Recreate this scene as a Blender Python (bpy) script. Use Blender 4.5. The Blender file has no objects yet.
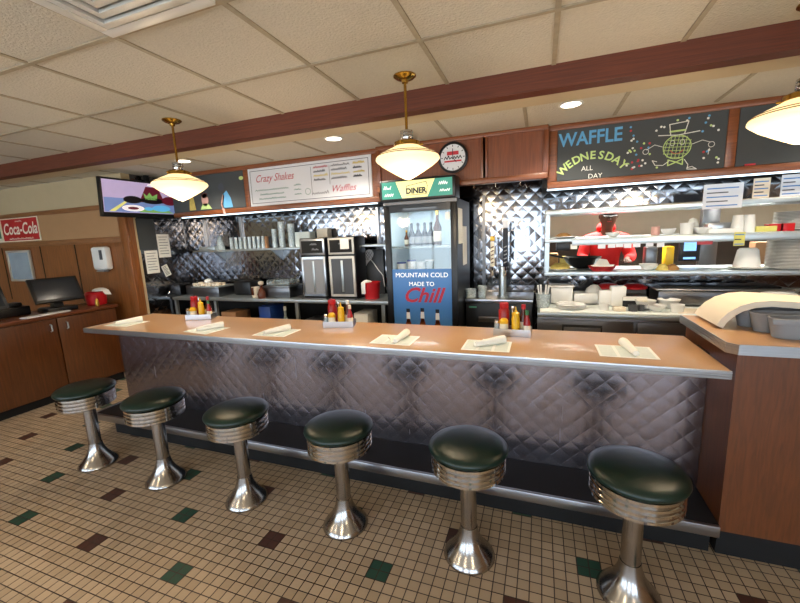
import bpy, bmesh, math, random
from mathutils import Vector, Matrix
random.seed(7)
PI = math.pi
scn = bpy.context.scene
COL = scn.collection

# ------------------------------------------------------------ camera
FPX, YAW, PITCH, ROLL, CAMH = 380.33, 0.35686, -0.16844, -0.04173, 1.5299
_cy, _sy, _cp, _sp = math.cos(YAW), math.sin(YAW), math.cos(PITCH), math.sin(PITCH)
FW = Vector((-_sy*_cp, _cy*_cp, _sp)); _r = Vector((_cy, _sy, 0)); _u = _r.cross(FW)
RT = math.cos(ROLL)*_r + math.sin(ROLL)*_u
UP = -math.sin(ROLL)*_r + math.cos(ROLL)*_u
CAM = Vector((0, 0, CAMH))
cd = bpy.data.cameras.new('camera'); cam = bpy.data.objects.new('camera', cd); COL.objects.link(cam)
cd.sensor_width = 36; cd.lens = FPX/800*36; cd.clip_start = 0.05
M = Matrix(((RT.x, UP.x, -FW.x), (RT.y, UP.y, -FW.y), (RT.z, UP.z, -FW.z)))
cam.matrix_world = Matrix.Translation(CAM) @ M.to_4x4()
scn.camera = cam

def at(px, py, ax, v):
    """a point of the photograph as a point of the room, on the plane where axis ax has value v"""
    k = 'xyz'.index(ax)
    d = FW + RT*((px-400)/FPX) - UP*((py-301.5)/FPX)
    return CAM + d*((v-CAM[k])/d[k])
def xat(px, y, z):
    """x of the point at depth y and height z seen in column px"""
    lo, hi = -9.0, 5.0
    for _ in range(40):
        m = (lo+hi)/2; d = Vector((m, y, z))-CAM
        if 400+FPX*d.dot(RT)/d.dot(FW) < px: lo = m
        else: hi = m
    return lo

# ------------------------------------------------------------ materials
def newmat(name):
    m = bpy.data.materials.new(name); m.use_nodes = True
    nt = m.node_tree; b = nt.nodes['Principled BSDF']
    return m, nt, b
def lin(c):
    return tuple(((x/255)/12.92 if x/255 <= .04045 else ((x/255+.055)/1.055)**2.4) for x in c) + (1,)
def mat(name, rgb, rough=.5, metal=0, var=.12, scale=8, bump=0, bscale=200, spec=.5, stretch=(1,1,1), emit=0, trans=0, coat=0, alpha=1, ior=1.45):
    m, nt, b = newmat(name); N, L = nt.nodes, nt.links
    tc = N.new('ShaderNodeTexCoord'); mp = N.new('ShaderNodeMapping'); mp.inputs['Scale'].default_value = stretch
    L.new(tc.outputs['Object'], mp.inputs['Vector'])
    no = N.new('ShaderNodeTexNoise'); no.inputs['Scale'].default_value = scale; no.inputs['Detail'].default_value = 4
    L.new(mp.outputs[0], no.inputs['Vector'])
    mx = N.new('ShaderNodeMix'); mx.data_type = 'RGBA'
    c = lin(rgb)
    mx.inputs['A'].default_value = tuple(x*(1-var) for x in c[:3])+(1,)
    mx.inputs['B'].default_value = tuple(min(1, x*(1+var)) for x in c[:3])+(1,)
    L.new(no.outputs['Fac'], mx.inputs['Factor']); L.new(mx.outputs['Result'], b.inputs['Base Color'])
    b.inputs['Roughness'].default_value = rough; b.inputs['Metallic'].default_value = metal
    b.inputs['Specular IOR Level'].default_value = spec; b.inputs['IOR'].default_value = ior
    b.inputs['Transmission Weight'].default_value = trans; b.inputs['Coat Weight'].default_value = coat
    b.inputs['Alpha'].default_value = alpha
    if emit:
        L.new(mx.outputs['Result'], b.inputs['Emission Color']); b.inputs['Emission Strength'].default_value = emit
    if bump:
        n2 = N.new('ShaderNodeTexNoise'); n2.inputs['Scale'].default_value = bscale; n2.inputs['Detail'].default_value = 3
        L.new(mp.outputs[0], n2.inputs['Vector'])
        bp = N.new('ShaderNodeBump'); bp.inputs['Strength'].default_value = 1; bp.inputs['Distance'].default_value = bump
        L.new(n2.outputs['Fac'], bp.inputs['Height']); L.new(bp.outputs[0], b.inputs['Normal'])
    return m
def wood(name, rgb, stretch, rough=.35, var=.35, coat=.15):
    m, nt, b = newmat(name); N, L = nt.nodes, nt.links
    tc = N.new('ShaderNodeTexCoord'); mp = N.new('ShaderNodeMapping'); mp.inputs['Scale'].default_value = stretch
    L.new(tc.outputs['Object'], mp.inputs['Vector'])
    a = N.new('ShaderNodeTexNoise'); a.inputs['Scale'].default_value = 6; a.inputs['Detail'].default_value = 8; a.inputs['Distortion'].default_value = .6
    L.new(mp.outputs[0], a.inputs['Vector'])
    r = N.new('ShaderNodeValToRGB'); c = lin(rgb)
    r.color_ramp.elements[0].position = .3; r.color_ramp.elements[0].color = tuple(x*(1-var) for x in c[:3])+(1,)
    r.color_ramp.elements[1].position = .7; r.color_ramp.elements[1].color = tuple(min(1, x*(1+var*.6)) for x in c[:3])+(1,)
    L.new(a.outputs['Fac'], r.inputs[0]); L.new(r.outputs[0], b.inputs['Base Color'])
    b.inputs['Roughness'].default_value = rough; b.inputs['Coat Weight'].default_value = coat; b.inputs['Coat Roughness'].default_value = .25
    return m
def math_node(nt, op, a, b=None):
    n = nt.nodes.new('ShaderNodeMath'); n.operation = op
    for i, v in enumerate((a, b)):
        if v is None: continue
        if isinstance(v, (int, float)): n.inputs[i].default_value = v
        else: nt.links.new(v, n.inputs[i])
    return n.outputs[0]
def quilted(name, d, rgb, rough, dist, streak=.1, tilt=0):
    """quilted stainless sheet: pillowed diamonds of width d"""
    m, nt, b = newmat(name); N, L = nt.nodes, nt.links
    tc = N.new('ShaderNodeTexCoord'); sx = N.new('ShaderNodeSeparateXYZ'); L.new(tc.outputs['Object'], sx.inputs[0])
    p = math_node(nt, 'ADD', sx.outputs[0], sx.outputs[1])
    a = math_node(nt, 'MULTIPLY', math_node(nt, 'ADD', p, sx.outputs[2]), PI/d)
    c = math_node(nt, 'MULTIPLY', math_node(nt, 'SUBTRACT', p, sx.outputs[2]), PI/d)
    sa = math_node(nt, 'ABSOLUTE', math_node(nt, 'SINE', a)); sc = math_node(nt, 'ABSOLUTE', math_node(nt, 'SINE', c))
    h = math_node(nt, 'POWER', math_node(nt, 'MULTIPLY', sa, sc), .8)
    nz = N.new('ShaderNodeTexNoise'); nz.inputs['Scale'].default_value = 5; L.new(tc.outputs['Object'], nz.inputs['Vector'])
    ca = math_node(nt, 'DIVIDE', a, PI); cc = math_node(nt, 'DIVIDE', c, PI)
    fa = math_node(nt, 'FLOOR', ca); fc = math_node(nt, 'FLOOR', cc)
    cb = N.new('ShaderNodeCombineXYZ'); L.new(fa, cb.inputs[0]); L.new(fc, cb.inputs[1])
    wn = N.new('ShaderNodeTexWhiteNoise'); wn.noise_dimensions = '2D'; L.new(cb.outputs[0], wn.inputs['Vector'])
    sp = N.new('ShaderNodeSeparateXYZ'); L.new(wn.outputs['Color'], sp.inputs[0])
    ta = math_node(nt, 'MULTIPLY', math_node(nt, 'SUBTRACT', ca, fa), math_node(nt, 'SUBTRACT', sp.outputs[0], .5))
    tcn = math_node(nt, 'MULTIPLY', math_node(nt, 'SUBTRACT', cc, fc), math_node(nt, 'SUBTRACT', sp.outputs[1], .5))
    h = math_node(nt, 'ADD', h, math_node(nt, 'MULTIPLY', math_node(nt, 'ADD', ta, tcn), tilt))
    h2 = math_node(nt, 'ADD', h, math_node(nt, 'MULTIPLY', nz.outputs['Fac'], 1.5))
    bp = N.new('ShaderNodeBump'); bp.inputs['Distance'].default_value = dist; bp.inputs['Strength'].default_value = 1
    L.new(h2, bp.inputs['Height']); L.new(bp.outputs[0], b.inputs['Normal'])
    mp = N.new('ShaderNodeMapping'); mp.inputs['Scale'].default_value = (9, 9, .5); L.new(tc.outputs['Object'], mp.inputs['Vector'])
    n2 = N.new('ShaderNodeTexNoise'); n2.inputs['Scale'].default_value = 3; L.new(mp.outputs[0], n2.inputs['Vector'])
    rr = math_node(nt, 'ADD', math_node(nt, 'MULTIPLY', n2.outputs['Fac'], streak), rough-streak/2)
    L.new(rr, b.inputs['Roughness'])
    b.inputs['Base Color'].default_value = lin(rgb); b.inputs['Metallic'].default_value = 1
    return m
def tilefloor():
    m, nt, b = newmat('floor_tiles'); N, L = nt.nodes, nt.links
    t = .0508
    tc = N.new('ShaderNodeTexCoord'); sx = N.new('ShaderNodeSeparateXYZ'); L.new(tc.outputs['Object'], sx.inputs[0])
    u = math_node(nt, 'DIVIDE', math_node(nt, 'ADD', sx.outputs[0], 1.948), t)
    v = math_node(nt, 'DIVIDE', math_node(nt, 'SUBTRACT', sx.outputs[1], 1.340), t)
    U = math_node(nt, 'FLOOR', u); V = math_node(nt, 'FLOOR', v)
    def md(a, k): return math_node(nt, 'FLOORED_MODULO', a, k)
    def lt(a, k): return math_node(nt, 'LESS_THAN', a, k)
    A = math_node(nt, 'MULTIPLY', lt(md(U, 12), 1.5), lt(md(V, 12), 1.5))
    B = math_node(nt, 'MULTIPLY', lt(md(math_node(nt, 'ADD', U, 6), 12), 1.5), lt(md(math_node(nt, 'ADD', V, 6), 12), 1.5))
    blk = math_node(nt, 'MAXIMUM', A, B)
    Ub = math_node(nt, 'SUBTRACT', U, md(U, 6)); Vb = math_node(nt, 'SUBTRACT', V, md(V, 6))
    s = md(math_node(nt, 'ADD', math_node(nt, 'ADD', Ub, Vb), .5), 24)
    green = lt(s, 6)
    fu = math_node(nt, 'SUBTRACT', u, U); fv = math_node(nt, 'SUBTRACT', v, V)
    g = .045
    def edge(f): return math_node(nt, 'MAXIMUM', lt(f, g), math_node(nt, 'GREATER_THAN', f, 1-g))
    grout = math_node(nt, 'MAXIMUM', edge(fu), edge(fv))
    cmb = N.new('ShaderNodeCombineXYZ'); L.new(U, cmb.inputs[0]); L.new(V, cmb.inputs[1])
    wn = N.new('ShaderNodeTexWhiteNoise'); wn.noise_dimensions = '2D'; L.new(cmb.outputs[0], wn.inputs['Vector'])
    def mix(f, a, bb):
        n = N.new('ShaderNodeMix'); n.data_type = 'RGBA'; L.new(f, n.inputs['Factor'])
        for k, x in (('A', a), ('B', bb)):
            if isinstance(x, tuple): n.inputs[k].default_value = x
            else: L.new(x, n.inputs[k])
        return n.outputs['Result']
    base = mix(wn.outputs['Value'], lin((180, 156, 126)), lin((196, 172, 142)))
    colr = mix(green, lin((84, 52, 42)), lin((42, 78, 62)))
    c1 = mix(blk, base, colr)
    dirt = N.new('ShaderNodeTexNoise'); dirt.inputs['Scale'].default_value = 1.3; dirt.inputs['Detail'].default_value = 5
    L.new(tc.outputs['Object'], dirt.inputs['Vector'])
    c2 = mix(grout, c1, lin((62, 46, 36)))
    mm = N.new('ShaderNodeMix'); mm.data_type = 'RGBA'; mm.blend_type = 'MULTIPLY'; mm.inputs['Factor'].default_value = 1
    dr = N.new('ShaderNodeMapRange'); dr.inputs['To Min'].default_value = .84; dr.inputs['To Max'].default_value = 1.08
    L.new(dirt.outputs['Fac'], dr.inputs['Value']); L.new(c2, mm.inputs['A']); L.new(dr.outputs[0], mm.inputs['B'])
    L.new(mm.outputs['Result'], b.inputs['Base Color'])
    bp = N.new('ShaderNodeBump'); bp.inputs['Distance'].default_value = .0015; bp.invert = True; L.new(grout, bp.inputs['Height'])
    L.new(bp.outputs[0], b.inputs['Normal'])
    b.inputs['Roughness'].default_value = .42
    return m
def glassy(name, rgb, a, rough=.05):
    """thin clear sheet: mostly see-through with a sharp reflection"""
    m, nt, b = newmat(name); N, L = nt.nodes, nt.links
    tr = N.new('ShaderNodeBsdfTransparent'); gl = N.new('ShaderNodeBsdfGlossy'); gl.inputs['Roughness'].default_value = rough
    df = N.new('ShaderNodeBsdfDiffuse'); df.inputs[0].default_value = lin(rgb)
    no = N.new('ShaderNodeTexNoise'); no.inputs['Scale'].default_value = 12
    fr = N.new('ShaderNodeFresnel'); fr.inputs[0].default_value = 1.45
    m1 = N.new('ShaderNodeMixShader'); m2 = N.new('ShaderNodeMixShader')
    L.new(math_node(nt, 'MULTIPLY', no.outputs['Fac'], 2*a), m1.inputs[0]); L.new(tr.outputs[0], m1.inputs[1]); L.new(df.outputs[0], m1.inputs[2])
    L.new(fr.outputs[0], m2.inputs[0]); L.new(m1.outputs[0], m2.inputs[1]); L.new(gl.outputs[0], m2.inputs[2])
    L.new(m2.outputs[0], N['Material Output'].inputs['Surface'])
    return m

MT = dict(
 floor=tilefloor(),
 ceil=mat('ceiling_tile', (206, 200, 186), .9, var=.10, scale=70, bump=.006, bscale=80),
 grid=mat('ceiling_grid', (200, 182, 150), .6, var=.05),
 gridold=mat('grid_worn', (168, 156, 134), .6, var=.25, scale=30),
 plaster=mat('plaster', (190, 172, 138), .9, var=.05),
 beam=wood('beam_wood', (100, 46, 22), (.6, 20, 20), .6, .3, 0),
 woodh=wood('header_wood', (126, 70, 34), (.8, 14, 14), .4, .3),
 woodv=wood('header_panel_wood', (120, 64, 32), (14, 14, .8), .35, .3),
 panelL=wood('wall_panel_wood', (134, 80, 38), (10, 10, .7), .35, .3),
 rail=wood('rail_wood', (140, 92, 52), (.8, 14, 14), .4, .3),
 cab=wood('cabinet_wood', (92, 50, 20), (10, 10, .7), .3, .3, .3),
 cabtop=wood('cabinet_top_wood', (104, 56, 30), (10, .7, 10), .3, .3, .3),
 service=wood('service_cabinet_wood', (104, 56, 24), (12, 12, 1.2), .38, .28),
 tan=mat('tan_wallboard', (172, 132, 92), .7, var=.05),
 lam=mat('beige_laminate', (186, 144, 102), .3, var=.08, scale=40, coat=.2, stretch=(1, 3, 3)),
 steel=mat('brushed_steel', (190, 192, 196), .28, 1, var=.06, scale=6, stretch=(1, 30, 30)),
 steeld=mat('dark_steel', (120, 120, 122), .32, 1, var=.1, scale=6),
 steelw=mat('pale_steel', (188, 196, 198), .35, .85, var=.05, scale=6),
 alu=mat('aluminium_edge', (176, 178, 182), .3, 1, var=.06, scale=10),
 chrome=mat('chrome', (205, 203, 200), .09, 1, var=.04, scale=10),
 castalu=mat('polished_cast_metal', (170, 165, 160), .2, 1, var=.08, scale=12),
 quiltf=quilted('quilted_counter_steel', .104, (158, 150, 156), .25, .0011, .10, .6),
 quiltb=quilted('quilted_wall_steel', .118, (138, 138, 142), .12, .0010, .04, 3.0),
 vinyl=mat('green_vinyl', (13, 38, 30), .3, var=.1, scale=20, bump=.0006, bscale=350, spec=.6),
 black=mat('black_plastic', (18, 18, 20), .35, var=.2),
 blackm=mat('black_matt', (14, 13, 13), .7, var=.2),
 rubber=mat('black_rubber', (28, 26, 26), .6, var=.2),
 screen=mat('dark_screen', (34, 38, 44), .12, var=.1, scale=2),
 brass=mat('brass', (178, 138, 62), .22, 1, var=.08),
 white=mat('white_plastic', (226, 226, 222), .4, var=.03),
 paper=mat('paper', (236, 234, 226), .8, var=.03),
 pmat=mat('placemat_paper', (236, 236, 230), .8, var=.03),
 cream=mat('cream_paper', (222, 208, 186), .8, var=.04),
 mild=mat('placemat_print', (212, 220, 214), .8, var=.1, scale=50),
 napkin=mat('napkin', (240, 236, 224), .9, var=.03),
 ceramic=mat('white_ceramic', (232, 232, 228), .2, var=.02),
 grey=mat('grey_plastic', (132, 134, 138), .45, var=.06),
 greyd=mat('dark_grey_plastic', (70, 72, 76), .4, var=.1),
 red=mat('red_plastic', (178, 24, 30), .35, var=.08),
 redcloth=mat('red_cloth', (190, 26, 26), .85, var=.12, scale=14, bump=.004, bscale=18),
 skin=mat('brown_skin', (84, 54, 40), .5, var=.08),
 yellow=mat('yellow_plastic', (226, 176, 30), .35, var=.05),
 ketchup=mat('ketchup_red', (150, 20, 18), .3, var=.05),
 sauce=mat('brown_sauce', (84, 40, 20), .2, var=.1),
 green=mat('green_plastic', (40, 110, 66), .4, var=.1),
 label=mat('cream_label', (230, 220, 196), .6, var=.05),
 clear=glassy('clear_glass', (205, 225, 225), .16),
 clearc=glassy('clear_tumbler', (226, 240, 242), .42),
 fglass=glassy('fridge_glass', (190, 215, 225), .02, .03),
 chalk=mat('chalkboard', (66, 70, 72), .75, var=.08, scale=5),
 chalkw=mat('chalk_white', (225, 228, 222), .9, var=.1, scale=60),
 chalkb=mat('chalk_blue', (96, 160, 205), .9, var=.15, scale=60),
 chalkg=mat('chalk_green', (190, 215, 140), .9, var=.15, scale=60),
 chalkr=mat('chalk_red', (190, 60, 70), .9, var=.15, scale=60),
 chalkp=mat('chalk_pink', (205, 160, 150), .9, var=.1, scale=60),
 wb=mat('whiteboard', (214, 216, 222), .35, var=.02),
 inkg=mat('ink_green', (70, 130, 110), .8), inkr=mat('ink_red', (176, 50, 70), .8), inky=mat('ink_yellow', (214, 190, 90), .8),
 ink=mat('ink_grey', (70, 74, 84), .8),
 glow=mat('lamp_glass', (255, 232, 172), .35, var=.02, emit=.62),
 can=mat('recessed_lamp', (255, 244, 226), .5, var=.0, emit=6),
 led=mat('led_tube', (215, 240, 255), .5, var=.0, emit=1.7),
 teal=mat('sign_teal', (52, 130, 116), .5, var=.04, emit=.35),
 signy=mat('sign_yellow', (226, 220, 150), .5, var=.04, emit=.4),
 signk=mat('sign_dark', (20, 26, 40), .5), signw=mat('sign_white', (235, 240, 235), .5, emit=.35),
 fblue=mat('door_film_blue', (70, 122, 186), .3, var=.04),
 fwhite=mat('fridge_lining', (206, 220, 226), .4, var=.02),
 colared=mat('enamel_red', (186, 32, 34), .4, var=.05), colaw=mat('enamel_cream', (240, 232, 214), .5),
 tv1=mat('screen_mauve', (176, 160, 196), .3, emit=.35), tv2=mat('screen_blue', (110, 130, 180), .3, emit=.35),
 tv3=mat('screen_green', (120, 170, 90), .3, emit=.35), tv4=mat('screen_maroon', (90, 24, 40), .3, emit=.35),
 tv5=mat('screen_white', (236, 232, 236), .3, emit=.35), tv6=mat('screen_black', (24, 20, 28), .3),
 tv7=mat('screen_cyan', (90, 170, 220), .3, emit=.35), tv8=mat('screen_yellow', (210, 205, 120), .3, emit=.35),
 bottle=mat('brown_glass', (70, 34, 14), .12, var=.1), gold=mat('gold_foil', (200, 160, 70), .3, .8),
 beer=mat('beer_amber', (120, 60, 34), .15, var=.1),
 food=mat('browned_food', (150, 110, 60), .7, var=.4, scale=40), salad=mat('yellow_food', (190, 170, 90), .7, var=.35, scale=50),
 kitchen=mat('kitchen_wall', (200, 194, 172), .5, var=.08), kdark=mat('kitchen_dark', (60, 50, 40), .5, var=.35, scale=9),
 wok=mat('black_iron', (36, 38, 38), .35, .6), note=mat('yellow_note', (206, 200, 110), .8, var=.03),
 picture=mat('framed_print', (150, 166, 178), .25, var=.35, scale=4), frame=mat('silver_frame', (200, 196, 186), .4, .4),
 cloth=mat('white_cloth', (224, 224, 220), .9, var=.05, bump=.004, bscale=25),
 bluep=mat('blue_plastic', (36, 70, 150), .4), tin=mat('tan_card', (150, 110, 76), .8, var=.2),
 scr2=mat('blue_display', (120, 170, 240), .3, emit=.8), board=mat('cutting_board', (226, 232, 228), .45, var=.03),
)

# ------------------------------------------------------------ mesh builder
class MB:
    def __init__(s): s.bm = bmesh.new(); s.mi = 0
    def _fin(s, faces):
        for f in faces: f.material_index = s.mi
        return s
    def box(s, x0, x1, y0, y1, z0, z1, bev=0, mi=None):
        if mi is not None: s.mi = mi
        t = bmesh.new()
        vs = [t.verts.new((x, y, z)) for x in (x0, x1) for y in (y0, y1) for z in (z0, z1)]
        for q in ((0,1,3,2),(4,6,7,5),(0,4,5,1),(2,3,7,6),(0,2,6,4),(1,5,7,3)): t.faces.new([vs[i] for i in q])
        if bev: bmesh.ops.bevel(t, geom=list(t.edges), offset=bev, segments=2, affect='EDGES', profile=.5)
        return s.merge(t)
    def merge(s, t, mtx=None):
        if mtx is not None: t.transform(mtx)
        mp = {}
        for v in t.verts: mp[v] = s.bm.verts.new(v.co)
        for f in t.faces:
            try: nf = s.bm.faces.new([mp[v] for v in f.verts]); nf.material_index = s.mi
            except ValueError: pass
        t.free(); return s
    def lathe(s, prof, c=(0,0,0), seg=24, mi=None, axis='z', mtx=None):
        if mi is not None: s.mi = mi
        t = bmesh.new(); rings = []
        for r, z in prof:
            if r < 1e-6: rings.append([t.verts.new((0, 0, z))])
            else: rings.append([t.verts.new((r*math.cos(2*PI*i/seg), r*math.sin(2*PI*i/seg), z)) for i in range(seg)])
        for a, b in zip(rings, rings[1:]):
            for i in range(seg):
                j = (i+1) % seg
                if len(a) == 1 and len(b) == 1: continue
                if len(a) == 1: t.faces.new((a[0], b[i], b[j]))
                elif len(b) == 1: t.faces.new((a[i], b[0], a[j]))
                else: t.faces.new((a[i], b[i], b[j], a[j]))
        bmesh.ops.recalc_face_normals(t, faces=list(t.faces))
        m = Matrix.Translation(c)
        if axis == 'y': m = m @ Matrix.Rotation(PI/2, 4, 'X')
        if axis == 'x': m = m @ Matrix.Rotation(PI/2, 4, 'Y')
        if mtx is not None: m = m @ mtx
        return s.merge(t, m)
    def cyl(s, c, r, z0, z1, seg=24, r1=None, mi=None, axis='z'):
        r1 = r if r1 is None else r1
        return s.lathe([(0, z0), (r, z0), (r1, z1), (0, z1)], c, seg, mi, axis)
    def tube(s, pts, r, seg=8, mi=None):
        if mi is not None: s.mi = mi
        pts = [Vector(p) for p in pts]; t = bmesh.new(); rings = []
        for i, p in enumerate(pts):
            d = (pts[min(i+1, len(pts)-1)]-pts[max(i-1, 0)]).normalized()
            a = d.cross(Vector((0, 0, 1)) if abs(d.z) < .9 else Vector((1, 0, 0))).normalized(); b = d.cross(a)
            rr = r[i] if isinstance(r, (list, tuple)) else r
            rings.append([t.verts.new(p+rr*(math.cos(2*PI*k/seg)*a+math.sin(2*PI*k/seg)*b)) for k in range(seg)])
        for a, b in zip(rings, rings[1:]):
            for k in range(seg): t.faces.new((a[k], a[(k+1) % seg], b[(k+1) % seg], b[k]))
        t.faces.new(rings[0][::-1]); t.faces.new(rings[-1])
        bmesh.ops.recalc_face_normals(t, faces=list(t.faces))
        return s.merge(t)
    def prism(s, poly, axis, a0, a1, mi=None):
        """poly of 2-D points extruded along axis; the other two axes in xyz order"""
        if mi is not None: s.mi = mi
        t = bmesh.new()
        def P(u, v, w): return {'x': (w, u, v), 'y': (u, w, v), 'z': (u, v, w)}[axis]
        A = [t.verts.new(P(u, v, a0)) for u, v in poly]; B = [t.verts.new(P(u, v, a1)) for u, v in poly]
        t.faces.new(A); t.faces.new(B[::-1]); n = len(poly)
        for i in range(n): t.faces.new((A[i], B[i], B[(i+1) % n], A[(i+1) % n]))
        bmesh.ops.recalc_face_normals(t, faces=list(t.faces))
        return s.merge(t)
    def quad(s, pts, mi=None):
        if mi is not None: s.mi = mi
        f = s.bm.faces.new([s.bm.verts.new(p) for p in pts]); f.material_index = s.mi; return s
    def stroke(s, pts, w, tf, mi=None):
        """hand-drawn line on a board: pts are (u,v), tf maps them to 3-D"""
        if mi is not None: s.mi = mi
        for (a, b), (c, d) in zip(pts, pts[1:]):
            L = math.hypot(c-a, d-b) or 1e-6; ux, uy = (c-a)/L, (d-b)/L; nx, ny = -uy*w/2, ux*w/2
            e = w*.3
            q = [(a-ux*e+nx, b-uy*e+ny), (a-ux*e-nx, b-uy*e-ny), (c+ux*e-nx, d+uy*e-ny), (c+ux*e+nx, d+uy*e+ny)]
            s.quad([tf(*p) for p in q])
        return s
    def squiggle(s, u0, u1, v, h, w, tf, mi=None, n=18):
        """a line of handwriting too small to read"""
        rr = random.Random(int(abs(u0*977+v*3571)*10)); st = (u1-u0)/n
        return s.stroke([(u0+k*st, v+(h if k % 2 else 0)*rr.uniform(.4, 1)) for k in range(n+1)], w, tf, mi)
    def disc(s, cu, cv, ru, rv, tf, mi=None, n=20):
        if mi is not None: s.mi = mi
        return s.quad([tf(cu+ru*math.cos(2*PI*k/n), cv+rv*math.sin(2*PI*k/n)) for k in range(n)])
    def text(s, st, size, tf, u=0, v=0, mi=None, align='CENTER', shear=0, rot=0, bold=0, sx=1, space=1):
        if mi is not None: s.mi = mi
        cu = bpy.data.curves.new('lettering', 'FONT'); cu.body = st; cu.size = size; cu.align_x = align; cu.align_y = 'CENTER'
        cu.shear = shear; cu.offset = bold; cu.space_character = space; cu.resolution_u = 3
        o = bpy.data.objects.new('lettering', cu); COL.objects.link(o)
        bpy.context.view_layer.update()
        me = bpy.data.meshes.new_from_object(o.evaluated_get(bpy.context.evaluated_depsgraph_get()))
        cr, sr = math.cos(rot), math.sin(rot)
        vs = []
        for q in me.vertices:
            a, b = q.co.x*sx, q.co.y
            vs.append(s.bm.verts.new(tf(u+a*cr-b*sr, v+a*sr+b*cr)))
        for f in me.polygons:
            try: nf = s.bm.faces.new([vs[i] for i in f.vertices]); nf.material_index = s.mi
            except ValueError: pass
        COL.objects.unlink(o); bpy.data.objects.remove(o); bpy.data.curves.remove(cu); bpy.data.meshes.remove(me)
        return s
    def build(s, name, mats, parent=None, loc=(0,0,0), rz=0, ang=35, smooth=True):
        me = bpy.data.meshes.new(name); s.bm.to_mesh(me); s.bm.free()
        mats = mats if isinstance(mats, (list, tuple)) else [mats]
        for m in mats: me.materials.append(MT[m] if isinstance(m, str) else m)
        if smooth:
            me.polygons.foreach_set('use_smooth', [True]*len(me.polygons)); me.set_sharp_from_angle(angle=math.radians(ang))
        o = bpy.data.objects.new(name, me); COL.objects.link(o)
        o.location = loc; o.rotation_euler = (0, 0, rz); o.parent = parent
        return o
def tag(o, label, cat, group=None):
    o['label'] = label; o['category'] = cat
    if group: o['group'] = group
    return o
def thing(name, label, cat, loc=(0,0,0), rz=0, group=None):
    o = bpy.data.objects.new(name, None); COL.objects.link(o); o.location = loc; o.rotation_euler = (0, 0, rz)
    o.empty_display_size = .05
    return tag(o, label, cat, group)
def struct(o): o['kind'] = 'structure'; return o
def kids(o): return [c for c in bpy.data.objects if c.parent == o]
def dup(o, loc, rz=0, label=None, par=None, scale=None):
    c = o.copy(); COL.objects.link(c); c.parent = par
    if par is None:
        c.location = loc; c.rotation_euler = (0, 0, rz)
        if label: c['label'] = label
        if scale: c.scale = scale
    for k in kids(o): dup(k, None, par=c)
    return c

# ------------------------------------------------------------ the room
ZC, ZS, YB, YH = 2.451, 2.35, 3.95, 3.45      # ceiling, soffit ceiling, back wall, header face
XR, XL, YF, YK = 4.2, -8.2, -3.4, 6.6
struct(MB().box(XL, XR, YF, YK, -.1, 0).build('floor', 'floor'))
b = MB().box(XL, XR, YF, 2.50, ZC, ZC+.08); struct(b.build('ceiling', 'ceil'))
b = MB().box(XL, XR, 2.82, YK, ZS, ZS+.08); struct(b.build('ceiling', 'ceil'))
b = MB().box(XL, XR, 2.60, 2.82, ZS-.012, ZS+.08); struct(b.build('trim_1', 'grid'))
struct(MB().box(XL, XR, 2.50, 2.60, 2.325, ZC+.06).build('trim_2', 'beam'))
g = MB(); x = -2.389-9*.6096
while x < XR:
    if x > XL: g.box(x-.012, x+.012, YF, 2.50, ZC-.006, ZC+.001)
    x += .6096
for k in range(-5, 2):
    y = 1.309+k*.6096+.002
    g.box(XL, XR, y-.012, y+.012, ZC-.0065, ZC+.001)
struct(g.build('trim_3', 'gridold'))
g = MB(); x = -.12-12*.61
while x < XR:
    g.box(x-.012, x+.012, 2.82, YH-.09, ZS-.006, ZS+.001); x += .61
g.box(XL, XR, 2.815, 2.835, ZS-.006, ZS+.001)
struct(g.build('trim_4', 'gridold'))
# window wall behind the photographer and the side walls
def wall_x(name, x0, x1, y0, y1, z0, z1, m, holes=()):
    """wall running along x, with window openings (xa, xb, za, zb)"""
    b = MB(); xs = x0
    for xa, xb, za, zb in holes:
        b.box(xs, xa, y0, y1, z0, z1); b.box(xa, xb, y0, y1, z0, za); b.box(xa, xb, y0, y1, zb, z1); xs = xb
    b.box(xs, x1, y0, y1, z0, z1)
    return struct(b.build(name, m))
HO = [(-7.4, -6.0, .35, 2.2), (-5.4, -4.0, .35, 2.2), (-3.4, -2.0, .35, 2.2), (-1.2, .2, .35, 2.2), (.9, 2.3, .35, 2.2), (2.7, 3.8, .35, 2.2)]
wall_x('wall_front', XL, XR, YF-.12, YF, 0, ZC, 'tan', HO)
for i, (xa, xb, za, zb) in enumerate(HO):
    b = MB()
    for a, c in ((xa, xa+.05), (xb-.05, xb), ((xa+xb)/2-.02, (xa+xb)/2+.02)): b.box(a, c, YF-.09, YF-.03, za, zb)
    b.box(xa, xb, YF-.09, YF-.03, za, za+.05); b.box(xa, xb, YF-.09, YF-.03, zb-.05, zb)
    struct(b.build('window_%d' % (i+1), 'alu'))
struct(MB().box(XL-.1, XL, YF, YK, 0, ZC).build('wall_left', 'plaster'))
struct(MB().box(XR, XR+.1, YF, YK, 0, ZC).build('wall_right', 'tan'))
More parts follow.
